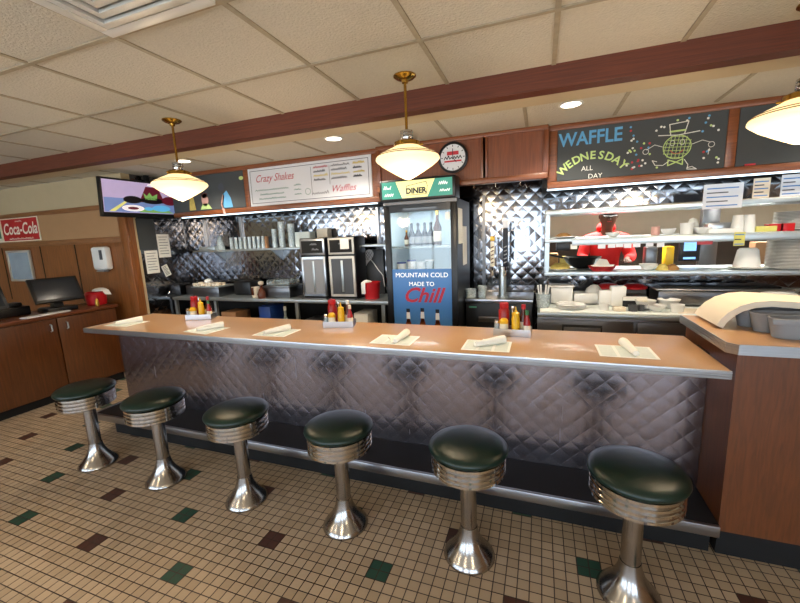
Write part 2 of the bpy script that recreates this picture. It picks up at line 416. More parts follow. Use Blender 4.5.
# wood-panelled wall on the left (faces the room at y=3.05)
YW = 3.05; XP = -4.36
b = MB()
b.box(XL, XP, YW, YW+.1, 0, ZS, mi=0)
struct(b.build('wall_back', 'plaster'))
b = MB(); b.box(XL, XP-.001, YW-.008, YW, 1.66, 1.98)
struct(b.build('trim_5', 'tan'))
b = MB(); b.box(XL, XP-.001, YW-.022, YW-.0, 1.975, 2.03, .004); b.box(XL, XP+.02, YW-.03, YW-.008, 1.60, 1.665, .006)
struct(b.build('trim_6', 'rail'))
b = MB(); xs = XP-.12
b.box(XL, XP-.0, YW-.012, YW, .02, 1.60)
struct(b.build('trim_7', 'panelL'))
b = MB()
for px in (78.5, 44, 6): 
    x = xat(px, YW, 1.4); b.box(x-.008, x+.008, YW-.016, YW-.011, .9, 1.598)
struct(b.build('trim_8', 'blackm'))
b = MB(); b.box(XP-.11, XP+.012, YW-.035, YW+.0, 0, 1.97, .004); b.box(XP-.0, XP+.012, YW, YW+.06, 0, 1.97)
struct(b.build('trim_9', 'panelL'))
# side return clad in quilted steel and the quilted back wall with the pass-through opening
b = MB(); b.box(XP-.1, XP, YW+.1, YB+.1, 0, ZS); struct(b.build('wall_side', 'quiltb'))
OX = .03
b = MB(); b.box(XP, OX, YB, YB+.1, 0, ZS)
b.box(OX, XR, YB, YB+.1, 0, 1.15); b.box(OX, XR, YB, YB+.1, 1.72, ZS)
struct(b.build('wall_back', 'quiltb'))
b = MB(); x = xat(484, YB, 1.4); b.box(x-.015, x+.015, YB-.012, YB, .9, 1.9)
struct(b.build('trim_10', 'steeld'))
# kitchen behind
struct(MB().box(-1.2, XR, YK-.1, YK, 0, ZS).build('wall_kitchen_back', 'kitchen'))
struct(MB().box(-1.3, -1.2, YB+.1, YK, 0, ZS).build('wall_kitchen_left', 'kitchen'))
# wooden header over the back bar
XM0, XM1, YM = -1.44, -.02, 3.38
ZL = 1.865; XHL = -4.10
b = MB()
b.box(XHL, XM0, YH+.02, YB, ZL+.013, ZS); b.box(XM1+.02, XR, YH+.02, YB, ZL+.013, ZS); b.box(XM0, XM1+.02, YH+.02, YB, 2.06, ZS)
struct(b.build('trim_11', 'blackm'))
b = MB()
for x0, x1 in ((XHL, XM0-.001), (XM1+.062, XR)):
    b.box(x0, x1, YH-.02, YH+.02, ZL, ZL+.05, .004); b.box(x0, x1, YH-.02, YH+.02, 2.305, ZS-.001, .004)
    b.box(x0, x1, YH-.0, YH+.02, ZL+.05, 2.305)
for x in (-2.985, -1.475, .078, 1.235):
    b.box(x-.03, x+.03, YH-.024, YH-.001, ZL+.052, 2.304, .004)
struct(b.build('trim_12', 'woodh'))
b = MB()
b.box(XM0-.0, XM1+.06, YM, YH+.02, 2.315, ZS-.001, .004); b.box(XM0, XM1+.06, YM, YH+.02, 1.945, 1.99, .004)
struct(b.build('trim_13', 'woodh'))
b = MB()
b.box(XM0, XM1+.06, YM+.02, YH+.02, 1.99, 2.315)
for x in (XM0+.02, -.465, -.45, XM1+.045): b.box(x-.02, x+.02, YM+.0, YM+.021, 1.99, 2.315, .003)
struct(b.build('trim_14', 'woodv'))

# ------------------------------------------------------------ header boards
def YP(y, x0=0, z0=0, s=1): return lambda u, v: (x0+u*s, y, z0+v*s)
# chalkboard with waffle lettering
BX0, BX1, BZ0, BZ1 = .112, 1.203, 1.918, 2.303
t = thing('chalkboard', 'chalkboard with waffle Wednesday lettering and a drawn waffle man', 'chalkboard', (.66, YH-.013, BZ0))
b = MB(); b.box(BX0-.66, BX1-.66, -.006, .012, 0, BZ1-BZ0); b.build('board', 'chalk', t)
b = MB(); tf = YP(-.008, -.66, -BZ0); yb = YH-.013
def bp(px, py): q = at(px, py, 'y', YH-.02); return q.x, q.z
u, v = bp(590, 138); b.text('WAFFLE', .138, tf, u, v, 0, rot=0, sx=.88, bold=.003)
cx, cz = bp(589, 210); cz = 1.80
R0 = .30; word = 'WEDNESDAY'
u0, v0 = bp(563, 170); u1, v1 = bp(623, 165.5); um, vm = bp(592, 155.5)
cx = (u0+u1)/2; ch = (u1-u0)/2; sag = vm-(v0+v1)/2; R0 = (ch*ch+sag*sag)/(2*sag); cz = vm-R0; a0 = math.asin(min(1, ch/R0))
for i, cch in enumerate(word):
    a = -a0+2*a0*i/(len(word)-1); b.text(cch, .082, tf, cx+R0*math.sin(a), cz+R0*math.cos(a), 1, rot=-a, bold=.002)
u, v = bp(587, 168.5); b.text('ALL', .05, tf, u, v, 2); u, v = bp(595, 176); b.text('DAY', .05, tf, u, v, 2)
def ell(cu, cv, ru, rv, a0=0, a1=2*PI, n=24): return [(cu+ru*math.cos(a0+(a1-a0)*k/n), cv+rv*math.sin(a0+(a1-a0)*k/n)) for k in range(n+1)]
wu, wv = bp(677, 147); r = .085
b.stroke(ell(wu, wv, r, r*.95), .006, tf, 1)
for k in range(-3, 4):
    d = k*.024; h = math.sqrt(max(0, r*r-d*d))*.95
    b.stroke([(wu+d+.01, wv+h), (wu+d-.01, wv-h)], .0035, tf, 1); b.stroke([(wu-h, wv+d+.006), (wu+h, wv+d-.006)], .0035, tf, 1)
b.stroke([(wu-.12, wv+.092), (wu, wv+.082), (wu+.13, wv+.095)], .006, tf, 2)
b.stroke([(wu-.045, wv+.09), (wu-.055, wv+.16), (wu+.06, wv+.17), (wu+.04, wv+.09)], .006, tf, 2)
b.stroke([(wu-.05, wv+.11), (wu+.045, wv+.112)], .012, tf, 1)
for sd in (-1, 1): b.stroke(ell(wu+sd*.03, wv+.03, .014, .018), .004, tf, 2)
b.stroke(ell(wu, wv-.01, .04, .035, PI*1.1, PI*1.9), .005, tf, 3)
b.stroke([(wu-.05, wv-.085), (wu, wv-.105), (wu+.04, wv-.085), (wu+.04, wv-.125), (wu, wv-.105), (wu-.05, wv-.125), (wu-.05, wv-.085)], .008, tf, 1)
b.stroke([(wu-.09, wv+.01), (wu-.14, wv+.03), (wu-.19, wv)], .004, tf, 2); b.stroke(ell(wu-.195, wv-.012, .018, .018), .004, tf, 2)
b.stroke([(wu+.09, wv+.01), (wu+.15, wv+.03), (wu+.2, wv+.01)], .004, tf, 2); b.stroke(ell(wu+.205, wv-.005, .018, .018), .004, tf, 2)
b.stroke([(wu+.195, wv-.03), (wu+.19, wv-.07)], .004, tf, 2)
b.stroke([(wu-.04, wv-.09), (wu-.08, wv-.12), (wu-.13, wv-.115), (wu-.15, wv-.08), (wu-.12, wv-.09)], .005, tf, 2)
b.stroke([(wu+.05, wv-.09), (wu+.075, wv-.13), (wu+.07, wv-.16), (wu+.13, wv-.165), (wu+.1, wv-.145), (wu+.07, wv-.15)], .005, tf, 2)
for k in range(80):
    uu = random.uniform(.60, 1.18); vv = random.uniform(1.94, 2.28)
    if math.hypot(uu-wu, vv-wv) < .17: continue
    b.disc(uu, vv, .008, .008, tf, [2, 0, 3, 2, 1][k % 5], 8)
b.build('lettering', ['chalkb', 'chalkg', 'chalkw', 'chalkr'], t, smooth=False)
# right, empty chalkboard
t = thing('chalkboard', 'blank grey chalkboard at the far right of the header', 'chalkboard', (1.9, YH-.013, BZ0))
MB().box(1.268-1.9, 2.6-1.9, -.006, .012, 0, .385).build('board', 'chalk', t)
tag(MB().box(-.03, .03, -.012, .0, 0, .012, .003).build('chalk_stick', 'chalkr', None, (xat(750, YH-.03, 1.92), YH-.022, 1.9165)), 'pinkish red chalk piece at the foot of the blank chalkboard', 'chalk')
# left chalkboard with painted figures
t = thing('chalkboard', 'chalkboard with painted figures behind the left pendant lamp', 'chalkboard', (-3.6, YH-.013, BZ0))
MB().box(-4.08+3.6, -3.02+3.6, -.006, .012, 0, .385).build('board', 'chalk', t)
b = MB(); tf = YP(-.008, 3.6, -BZ0)
u, v = bp(226, 200); b.quad([tf(u-.06, 1.93), tf(u+.09, 1.93), tf(u+.07, v+.02), tf(u+.02, v+.1), tf(u-.04, v+.06)], 0)
b.disc(u-.05, v+.14, .04, .045, tf, 3); b.stroke([(u-.03, v+.05), (u-.06, v-.04), (u-.04, v-.14)], .03, tf, 1)
u, v = bp(205, 200); b.disc(u, v-.0, .05, .07, tf, 1); b.disc(u, v+.05, .045, .03, tf, 4); b.quad([tf(u-.08, 1.93), tf(u+.09, 1.93), tf(u+.04, v-.04), tf(u-.04, v-.04)], 2)
u, v = bp(192, 202); b.quad([tf(u-.05, 1.93), tf(u+.05, 1.93), tf(u+.03, v+.05), tf(u-.03, v+.04)], 5)
u, v = bp(241, 178); b.disc(u, v, .03, .02, tf, 2)
b.build('painting', ['chalkb', 'chalkp', 'chalkg', 'ink', 'sauce', 'salad'], t, smooth=False)
# white menu board
t = thing('menu_board', 'white menu board headed Crazy Shakes on the header', 'menu board', (-2.24, YH-.013, BZ0))
MB().box(-2.95+2.24, -1.51+2.24, -.01, .012, .0, .385, .002).build('board', 'wb', t)
b = MB(); tf = YP(-.0115, 2.24, -BZ0)
b.stroke([(-2.92, 1.945), (-1.54, 1.945), (-1.54, 2.275), (-2.92, 2.275), (-2.92, 1.945)], .005, tf, 3)
b.text('Crazy Shakes', .105, tf, -2.62, 2.19, 0, shear=.4, sx=.85)
for k, w in enumerate((.42, .3, .34)):
    b.squiggle(-2.66-w/2, -2.66+w/2, 2.07-k*.045, .016, .005, tf, 1, 34)
for k in range(3): b.squiggle(-2.38, -2.30, 2.09-k*.045, .016, .005, tf, 1, 8)
b.text('Waffles', .09, tf, -1.82, 2.02, 0, shear=.4); b.squiggle(-2.17, -1.98, 1.985, .03, .005, tf, 3, 14)
for c0, c1, m in ((-2.14, -1.98, 0), (-1.94, -1.74, 3), (-1.70, -1.58, 2)):
    for k in range(4): b.squiggle(c0, c1-(k % 2)*.03, 2.235-k*.04, .022, .006, tf, [m, 3, 2, 3][k], 18)
b.stroke([(-2.17, 1.98), (-2.17, 2.25)], .004, tf, 3); b.stroke([(-1.96, 2.07), (-1.96, 2.25)], .004, tf, 3)
b.stroke(ell(-2.22, 2.02, .03, .03), .004, tf, 1)
b.build('lettering', ['inkr', 'inkg', 'inky', 'ink'], t, smooth=False)
# clock
c = at(453.5, 158, 'y', YM)
t = thing('wall_clock', 'round black-rimmed clock beside the pendant lamp on the wood header', 'clock', (c.x, YM-.001, c.z))
MB().lathe([(0, 0), (.125, 0), (.128, .03), (.112, .036), (.108, .024), (0, .024)], seg=36, axis='y').build('rim', 'black', t)
b = MB(); tf = YP(-.026); b.disc(0, 0, .107, .107, tf, 0, 36); b.build('dial', 'wb', t)
b = MB(); tf = YP(-.028); b.box(-.05, .05, -.0275, -.027, .02, .05, mi=1); b.squiggle(-.075, .075, -.012, .028, .007, tf, 0, 12); b.stroke([(-.07, -.03), (.07, -.03)], .014, tf, 1)
for k in range(12): a = k*PI/6; b.stroke([(.088*math.sin(a), .088*math.cos(a)), (.1*math.sin(a), .1*math.cos(a))], .006, tf, 0)
b.build('dial_print', ['signk', 'chalkr'], t, smooth=False)
b = MB(); tf = YP(-.031); b.stroke([(0, 0), (.0, .07)], .006, tf); b.stroke([(0, 0), (.03, -.04)], .006, tf); b.build('hands', 'signk', t, smooth=False)

# ------------------------------------------------------------ LED tubes under the header
for x0, x1, lb in ((-4.05, -1.5, 'long cold white strip light under the menu boards'), (.04, 3.2, 'long cold white strip light under the waffle chalkboard')):
    t = thing('strip_light', lb, 'strip light', ((x0+x1)/2, YH+.05, ZL+.012), group=None)
    h = (x1-x0)/2
    MB().box(-h, h, -.02, .03, -.012, 0, .002).build('housing', 'steelw', t)
    MB().box(-h, h, -.012, .02, -.021, -.0125, .003).build('tube', 'led', t)

# ------------------------------------------------------------ pendants and ceiling lamps
def pendant(loc, lb):
    t = thing('pendant_lamp', lb, 'pendant lamp', loc, group='schoolhouse pendants over the counter')
    MB().lathe([(0, 0), (.066, 0), (.066, -.006), (.05, -.018), (.02, -.026), (.018, -.04), (0, -.04)]).build('canopy', 'brass', t)
    MB().cyl((0, 0, 0), .0085, -.305, -.04, 12).build('rod', 'brass', t)
    b = MB(); b.lathe([(0, -.30), (.026, -.30), (.038, -.304), (.038, -.314), (.028, -.318), (.038, -.322), (.038, -.332), (.028, -.336), (.038, -.34), (.038, -.35), (.03, -.362), (0, -.362)])
    b.build('socket_cup', 'chrome', t)
    f = MB().lathe([(0, -.358), (.055, -.358), (.078, -.368), (.08, -.392), (.074, -.392), (.07, -.372), (0, -.368)]).build('fitter', 'brass', t)
    b = MB()
    for k in range(3): a = k*2*PI/3+.4; b.tube([(.07*math.cos(a), .07*math.sin(a), -.38), (.096*math.cos(a), .096*math.sin(a), -.38)], .005, 6)
    b.build('screw', 'brass', f)
    prof = [(.068, -.375), (.072, -.392), (.10, -.405), (.145, -.425), (.168, -.438), (.18, -.445), (.190, -.457), (.192, -.468), (.186, -.476), (.15, -.505), (.10, -.535), (.055, -.56), (.022, -.577), (0, -.583)]
    g = MB().lathe(prof, seg=40).build('glass_shade', 'glow', t, ang=60)
    b = MB()
    for rr, zz in ((.170, -.4375), (.186, -.4495)): b.lathe([(rr-.002, zz+.003), (rr+.0015, zz+.0015), (rr+.0015, zz-.0015), (rr-.002, zz-.003)], seg=40)
    b.build('painted_band', 'tin', g)
    return t
p0 = pendant((-.761, 2.275, ZC), 'pendant lamp hanging in front of the drinks fridge and clock')
dup(p0, (-2.585, 2.255, ZC), label='pendant lamp hanging in front of the television and left chalkboard')
dup(p0, (1.095, 2.34, ZC), label='pendant lamp cut by the right edge of the frame')
for i, (x, y) in enumerate(((-2.6, -.9), (-.76, -.9), (1.06, -.9), (-4.6, -.9))):
    dup(p0, (x, y, ZC), label='added unseen pendant lamp behind the viewpoint, lighting the room')  # extra pendants added out of view to light the room
def lamp(name, typ, loc, col, e, size=.1, rot=(0,0,0), **k):
    l = bpy.data.lights.new(name, typ); l.color = col; l.energy = e
    if typ == 'AREA': l.size = size; 
    else: l.shadow_soft_size = size
    for a, v in k.items(): setattr(l, a, v)
    o = bpy.data.objects.new(name, l); COL.objects.link(o); o.location = loc; o.rotation_euler = rot; return o
WARM = (1, .79, .55)
def can(x, y, z, lb, first=[]):
    if not first:
        t = thing('recessed_light', lb, 'ceiling light', (x, y, z), group='recessed lights behind the beam')
        MB().lathe([(.062, 0), (.078, 0), (.08, -.004), (.062, -.007), (.06, 0)], seg=28).build('trim_ring', 'white', t)
        MB().cyl((0, 0, 0), .061, -.004, -.001, 28).build('lens', 'can', t)
        first.append(t)
    else: t = dup(first[0], (x, y, z), label=lb)
    lamp('recessed_bulb', 'SPOT', (x, y, z-.02), (1, .88, .72), 32, .06, spot_size=2.4, spot_blend=.6)
    return t
can(.17, 2.94, ZS, 'recessed light above the wood panels, nearest the waffle board')
can(-1.615, 2.93, ZS, 'recessed light above the white menu board')
can(-3.3, 2.95, ZS, 'recessed light half behind the left pendant lamp')
can(2.0, 2.94, ZS, 'added unseen recessed light beyond the right edge of the frame')  # added out-of-view downlight for more room light
for x, y in ((-.761, 2.275), (-2.585, 2.255), (1.06, 2.33), (-2.6, -.9), (-.76, -.9), (1.06, -.9), (-4.6, -.9)):  # also the bulbs of the added, unseen pendants
    lamp('pendant_bulb', 'POINT', (x, y, ZC-.62), WARM, 9, .12)

# air vent in the ceiling
t = thing('air_vent', 'white square louvred air diffuser in the ceiling grid', 'air vent', (-1.779+.3048, 1.309-.3048+.004, ZC-.001))
b = MB(); h = .29
for q in ((-h, h, -h, -h+.05), (-h, h, h-.05, h), (-h, -h+.05, -h+.05, h-.05), (h-.05, h, -h+.05, h-.05)): b.box(q[0], q[1], q[2], q[3], -.018, 0, .003)
b.build('frame', 'white', t)
MB().box(-.24, .24, -.24, .24, -.004, 0).build('back_plate', 'grey', t)
for k in range(4):
    r0 = .235-k*.055
    b = MB(); b.lathe([((r0)*1.414, -.018), ((r0-.040)*1.414, -.030), ((r0-.048)*1.414, -.030), ((r0-.04)*1.414, -.006)], seg=4, mtx=Matrix.Rotation(PI/4, 4, 'Z'))
    b.build('louvre', 'white', t, ang=20)

# ------------------------------------------------------------ bar stools
def stool(loc, lb):
    t = thing('bar_stool', lb, 'bar stool', loc, group='green chrome bar stools')
    MB().lathe([(0, 0), (.118, 0), (.122, .006), (.12, .014), (.108, .03), (.085, .055), (.062, .09), (.048, .125), (.042, .155), (.04, .165), (0, .165)], seg=40).build('base', 'castalu', t, ang=60)
    MB().cyl((0, 0, 0), .038, .16, .455, 32).build('column', 'castalu', t)
    pr = [(0, .448), (.13, .448), (.150, .455)]
    z = .458
    for k in range(4): pr += [(.158, z), (.167, z+.006), (.167, z+.017), (.158, z+.022)]; z += .0242
    pr += [(.15, z+.001), (0, z+.001)]
    MB().lathe(pr, seg=48).build('seat_ring', 'chrome', t, ang=50)
    MB().lathe([(0, .557), (.166, .557), (.176, .561), (.179, .569), (.177, .577), (.168, .586), (.150, .594), (.11, .601), (.05, .605), (0, .606)], seg=48).build('seat', 'vinyl', t, ang=60)
    return t
SL = ['stool nearest the left end of the counter', 'second stool from the left, beside the leftmost one', 'third stool from the left, below the rightmost coffee machine line',
      'third stool from the right, left of the fridge line', 'second stool from the right, in front of the beer tap', 'large-looking stool nearest the camera, at the right end']
SL = ['green-topped bar stool, '+s for s in ('leftmost of the six', 'second from the left of the six', 'third from the left of the six', 'fourth from the left of the six', 'fifth from the left of the six', 'rightmost of the six, by the wooden cabinet')]
s0 = stool((-2.984, 1.605, 0), SL[0])
for i in range(1, 6): dup(s0, (-2.984+.672*i, 1.607, 0), random.random()*.3, SL[i])

# ------------------------------------------------------------ the counter
XA, XB, YA, YBk, ZT = -3.17, .712, 1.771, 2.32, .958
t = thing('bar_counter', 'long laminate-topped diner counter with quilted steel front', 'counter', (-1.3, 2.0, 0))
o = (-1.3, 2.0)
def rel(b_, name, m, par, **k): 
    ob = b_.build(name, m, par, **k); ob.location = (-par.location.x, -par.location.y, -par.location.z); return ob
rel(MB().box(XA+.004, XB, YA+.004, YBk, ZT-.032, ZT, .002), 'countertop', 'lam', t)
b = MB(); b.box(XA-.004, XB, YA-.004, YA+.003, ZT-.034, ZT+.001, .001); b.box(XA-.004, XA+.003, YA, YBk, ZT-.034, ZT+.001, .001)
for k in range(3): b.box(XA-.006, XB, YA-.006, YA-.003, ZT-.030+k*.010, ZT-.025+k*.010)
rel(b, 'edge_trim', 'alu', t)
rel(MB().box(-3.42, .774, 2.16, 2.20, .2, ZT-.039), 'front_panel', 'quiltf', t)
rel(MB().box(-3.10, .774, 2.20, 2.30, .0, ZT-.04), 'carcass', 'blackm', t)
rel(MB().box(-3.42, .774, 1.885, 2.159, .165, .2), 'foot_ledge', 'rubber', t)
b = MB(); b.box(-3.45, .772, 1.865, 1.886, .15, .205, .006); b.box(-3.45, -3.42, 1.886, 2.159, .15, .205, .006); rel(b, 'ledge_edge', 'alu', t)
rel(MB().box(-3.34, .774, 1.965, 2.199, .0, .163), 'toe_kick', 'blackm', t)

# raised service cabinet on the right
t = thing('service_cabinet', 'tall reddish wood cabinet with raised metal-edged top at the right', 'cabinet', (1.9, 2.15, 0))
rel(MB().box(.776, 3.2, 1.90, 2.50, .165, 1.0), 'body', 'service', t)
rel(MB().box(.80, 3.2, 1.965, 2.48, 0, .164), 'toe_kick', 'blackm', t)
top = [(.737, 2.46), (.737, 1.90), (.765, 1.868), (3.22, 1.868), (3.22, 2.46)]
rel(MB().prism(top, 'z', 1.001, 1.04), 'worktop', 'lam', t)
b = MB(); e = [(.732, 2.46), (.732, 1.898), (.763, 1.863), (3.22, 1.863), (3.22, 1.868), (.765, 1.868), (.737, 1.90), (.737, 2.46)]
b.prism(e, 'z', .999, 1.042)
e2 = [(.730, 2.46), (.730, 1.897), (.762, 1.861), (3.22, 1.861), (3.22, 1.863), (.763, 1.863), (.732, 1.898), (.732, 2.46)]
for k in range(3): b.prism(e2, 'z', 1.006+k*.012, 1.012+k*.012)
rel(b, 'edge_trim', 'alu', t)
MB

# ------------------------------------------------------------ placemats and napkins
def mat_corner(px, py): return at(px, py, 'z', ZT)
centres = [(-2.98, 1.955, .06), (-2.13, 1.915, -.12), (-1.575, 1.945, .03), (-.76, 1.935, .0), (-.25, 1.925, .0), (.38, 1.96, .0)]
wh = ['leftmost on the counter', 'second from the left on the counter', 'third from the left on the counter', 'in front of the fridge', 'in front of the right condiment caddy', 'at the right end of the counter']
MLs = ['paper placemat, '+w for w in wh]
b = MB(); b.box(-.118, .118, -.095, .095, 0, .0012, mi=0)
for c0 in (-.108, -.032, .044): b.quad([(c0, -.085, .0014), (c0+.062, -.085, .0014), (c0+.062, .085, .0014), (c0, .085, .0014)], 1)
pm0 = b.build('placemat', ['pmat', 'mild'], None, (centres[0][0], centres[0][1], ZT+.0005), centres[0][2])
tag(pm0, MLs[0], 'placemat', 'paper placemats on the counter')
for k in range(1, 6): 
    q = dup(pm0, (centres[k][0], centres[k][1], ZT+.0005), centres[k][2], MLs[k])
def napkin(k, x, y, rz, folded):
    tt = thing('napkin_roll', 'rolled white napkin on the placemat '+wh[k], 'napkin', (x, y, ZT+.002), rz, 'rolled napkins on the placemats')
    b = MB()
    b.tube([(0, -.08, .013), (0, -.04, .0145), (0, .02, .017), (.0, .07, .019), (0, .09, .019)], [.013, .016, .019, .022, .021], 12)
    b.build('roll', 'napkin', tt)
    if folded:
        b = MB(); b.prism([(-.012, -.09), (-.09, .02), (-.06, .045), (0, -.02)], 'z', 0, .006); b.build('loose_corner', 'napkin', tt)
nr = [(0, -2.97, 1.965, -.5, 1), (1, -2.12, 1.93, -.6, 1), (2, -1.575, 1.945, -.5, 1), (3, -.73, 1.95, -.05, 1), (4, -.24, 1.94, -.9, 1), (5, .40, 1.975, .14, 0)]
for a in nr: napkin(*a)

# ------------------------------------------------------------ condiment caddies
def caddy(x, y, rz, lb, kind, where):
    t = thing('condiment_caddy', lb, 'condiment caddy', (x, y, ZT+.0005), rz, 'condiment caddies on the counter')
    b = MB()
    b.box(-.1, .1, -.05, .05, 0, .003)
    for q in ((-.1, .1, -.05, -.047), (-.1, .1, .047, .05), (-.1, -.097, -.047, .047), (.097, .1, -.047, .047), (-.03, -.027, -.047, .047)): b.box(q[0], q[1], q[2], q[3], .003, .04)
    b.build('tray', 'steel', t)
    b = MB(); b.tube([(0, 0, .003), (0, 0, .145)], .004, 8); b.lathe([(0, .145), (.009, .147), (.011, .155), (.009, .163), (0, .165)], seg=12)
    b.build('handle', 'chrome', t)
    def put(name, lab, cat, dx, dy, parts):
        cr, sr = math.cos(rz), math.sin(rz)
        q = thing(name, lab+' '+where, cat, (x+dx*cr-dy*sr, y+dx*sr+dy*cr, ZT+.0045), rz)
        for pn, prof, m in parts:
            MB().lathe(prof, seg=16).build(pn, m, q)
        q.scale = (1.18, 1.18, 1.28)
    sq = lambda c, m: [('bottle', [(0, 0), (.018, 0), (.019, .005), (.019, .075), (.015, .09), (0, .09)], m), ('nozzle', [(.017, .086), (.017, .098), (.006, .103), (.002, .125), (0, .125)], c)]
    put('mustard_bottle', 'yellow squeeze bottle of mustard', 'bottle', .018, -.02, sq('yellow', 'yellow'))
    put('ketchup_bottle', 'red ketchup bottle', 'bottle', -.05, .02, [('bottle', [(0, 0), (.024, 0), (.026, .01), (.026, .1), (.018, .115), (0, .115)], 'ketchup'), ('cap', [(.02, .1125), (.022, .116), (.022, .135), (0, .135)], 'red')])
    put('syrup_jug', 'small glass jar with yellow lid', 'jar', -.045, -.024, [('jar', [(0, 0), (.02, 0), (.022, .01), (.02, .05), (0, .05)], 'label'), ('lid', [(.021, .05), (.021, .062), (.012, .072), (0, .074)], 'yellow')])
    put('salt_shaker', 'glass salt shaker with steel cap', 'salt shaker', -.085, -.024, [('body', [(0, 0), (.012, 0), (.013, .005), (.010, .05), (0, .05)], 'clearc'), ('cap', [(.011, .05), (.011, .06), (.006, .066), (0, .067)], 'chrome')])
    put('hot_sauce_bottle', 'slim hot sauce bottle', 'bottle', .055, .02, [('bottle', [(0, 0), (.018, 0), (.019, .005), (.019, .07), (.009, .095), (.008, .115), (0, .115)], 'sauce'), ('cap', [(.0095, .11), (.0095, .13), (0, .13)], 'white' if kind == 1 else 'red'), ('wrap', [(.0192, .02), (.0198, .02), (.0198, .055), (.0192, .055)], 'label')])
    put('green_sauce_bottle', 'green-capped pepper sauce bottle', 'bottle', .078, -.02, [('bottle', [(0, 0), (.015, 0), (.016, .005), (.016, .055), (.008, .08), (.007, .095), (0, .095)], 'ketchup'), ('cap', [(.0085, .09), (.0085, .11), (0, .11)], 'green' if kind != 1 else 'label'), ('wrap', [(.0162, .01), (.0168, .01), (.0168, .045), (.0162, .045)], 'label')])
    b = MB()
    for k in range(6): b.box(.01+k*.006, .014+k*.006, .0, .03, .0, .05+.004*(k % 3))
    cr, sr = math.cos(rz), math.sin(rz)
    o2 = b.build('sugar_packets', 'paper', None, (x-.012*cr-.01*sr, y-.012*sr+.01*cr, ZT+.0045), rz); tag(o2, 'white sugar packets standing '+where, 'sugar packets')
    o2['kind'] = 'stuff'
caddy(at(196, 320, 'z', ZT).x, 2.215, .35, 'leftmost condiment caddy, metal tray of bottles', 0, 'in the leftmost condiment caddy')
caddy(at(338, 327, 'z', ZT).x, 2.185, .25, 'middle condiment caddy with yellow and red bottles, below the coffee machines', 1, 'in the middle condiment caddy')
caddy(at(513, 333, 'z', ZT).x, 2.18, -.05, 'right condiment caddy in front of the beer tap counter', 2, 'in the right condiment caddy')

# ------------------------------------------------------------ bus tray and bent paper stack on the raised top
t = thing('cutlery_tray', 'grey plastic cutlery bin with rounded compartments on the raised top', 'cutlery bin', (1.22, 2.08, 1.0415))
b = MB()
def lobe(y0, y1, x0, x1, h):
    n = 8; pts = []
    r = (y1-y0)/2
    for k in range(n+1):
        a = PI/2+PI*k/n; pts.append((x0+r+r*math.cos(a), (y0+y1)/2+r*math.sin(a)))
    pts += [(x1, y0), (x1, y1)]
    return pts
for k, (y0, y1) in enumerate(((-.10, .0), (.005, .105), (.11, .20))):
    pts = lobe(y0, y1, -.30-(.02*k), .35, .09)
    n = len(pts); cxm = sum(p[0] for p in pts)/n; cym = sum(p[1] for p in pts)/n
    def ins(p, d): 
        v = Vector((p[0]-cxm, p[1]-cym)); L_ = v.length; return (p[0]-v.x/L_*d, p[1]-v.y/L_*d)
    low = [ins(p, .02) for p in pts]; lowi = [ins(p, .025) for p in pts]; hi = pts; hii = [ins(p, .006) for p in pts]
    for A, za, B, zb in ((low, 0, hi, .085), (hi, .085, hii, .085), (hii, .085, lowi, .008)):
        for i in range(n):
            j = (i+1) % n; b.quad([(A[i][0], A[i][1], za), (A[j][0], A[j][1], za), (B[j][0], B[j][1], zb), (B[i][0], B[i][1], zb)])
    b.quad([(p[0], p[1], 0) for p in low][::-1]); b.quad([(p[0], p[1], .008) for p in lowi])
bmesh.ops.remove_doubles(b.bm, verts=list(b.bm.verts), dist=.0005)
b.build('bin', 'grey', t, ang=40)
MB().box(-.31, .355, -.108, -.10, .065, .088, .003).build('front_rim', 'grey', t)
# the bent stack: profile along x
prof = [(.815, 1.0425), (.828, 1.070), (.85, 1.098), (.885, 1.125), (.93, 1.142), (.985, 1.149), (1.05, 1.145), (1.13, 1.136), (1.22, 1.131), (1.34, 1.131)]
b = MB(); n = len(prof); y0, y1 = 2.16, 2.44; th = .028
A = []
for i, (x, z) in enumerate(prof):
    a = prof[max(0, i-1)]; c = prof[min(n-1, i+1)]; d = Vector((c[0]-a[0], c[1]-a[1])).normalized(); nx, nz = -d.y, d.x
    A.append(((x, z), (x+nx*th, z+nz*th)))
poly = [p[0] for p in A]+[p[1] for p in reversed(A)]
for i in range(n-1):
    for y, s_ in ((y0, 1), (y1, -1)):
        q = [(A[i][0][0], y, A[i][0][1]), (A[i+1][0][0], y, A[i+1][0][1]), (A[i+1][1][0], y, A[i+1][1][1]), (A[i][1][0], y, A[i][1][1])]
        b.quad(q if s_ > 0 else q[::-1])
    for k in (0, 1):
        q = [(A[i][k][0], y0, A[i][k][1]), (A[i][k][0], y1, A[i][k][1]), (A[i+1][k][0], y1, A[i+1][k][1]), (A[i+1][k][0], y0, A[i+1][k][1])]
        b.quad(q if k == 0 else q[::-1])
for i in (0, n-1): b.quad([(A[i][0][0], y0, A[i][0][1]), (A[i][1][0], y0, A[i][1][1]), (A[i][1][0], y1, A[i][1][1]), (A[i][0][0], y1, A[i][0][1])])
bmesh.ops.remove_doubles(b.bm, verts=list(b.bm.verts), dist=.0005); bmesh.ops.recalc_face_normals(b.bm, faces=list(b.bm.faces))
tag(b.build('placemat_stack', 'cream', None, (0, 0, 0), ang=40), 'thick bent stack of cream placemats draped over the grey bin', 'paper stack')

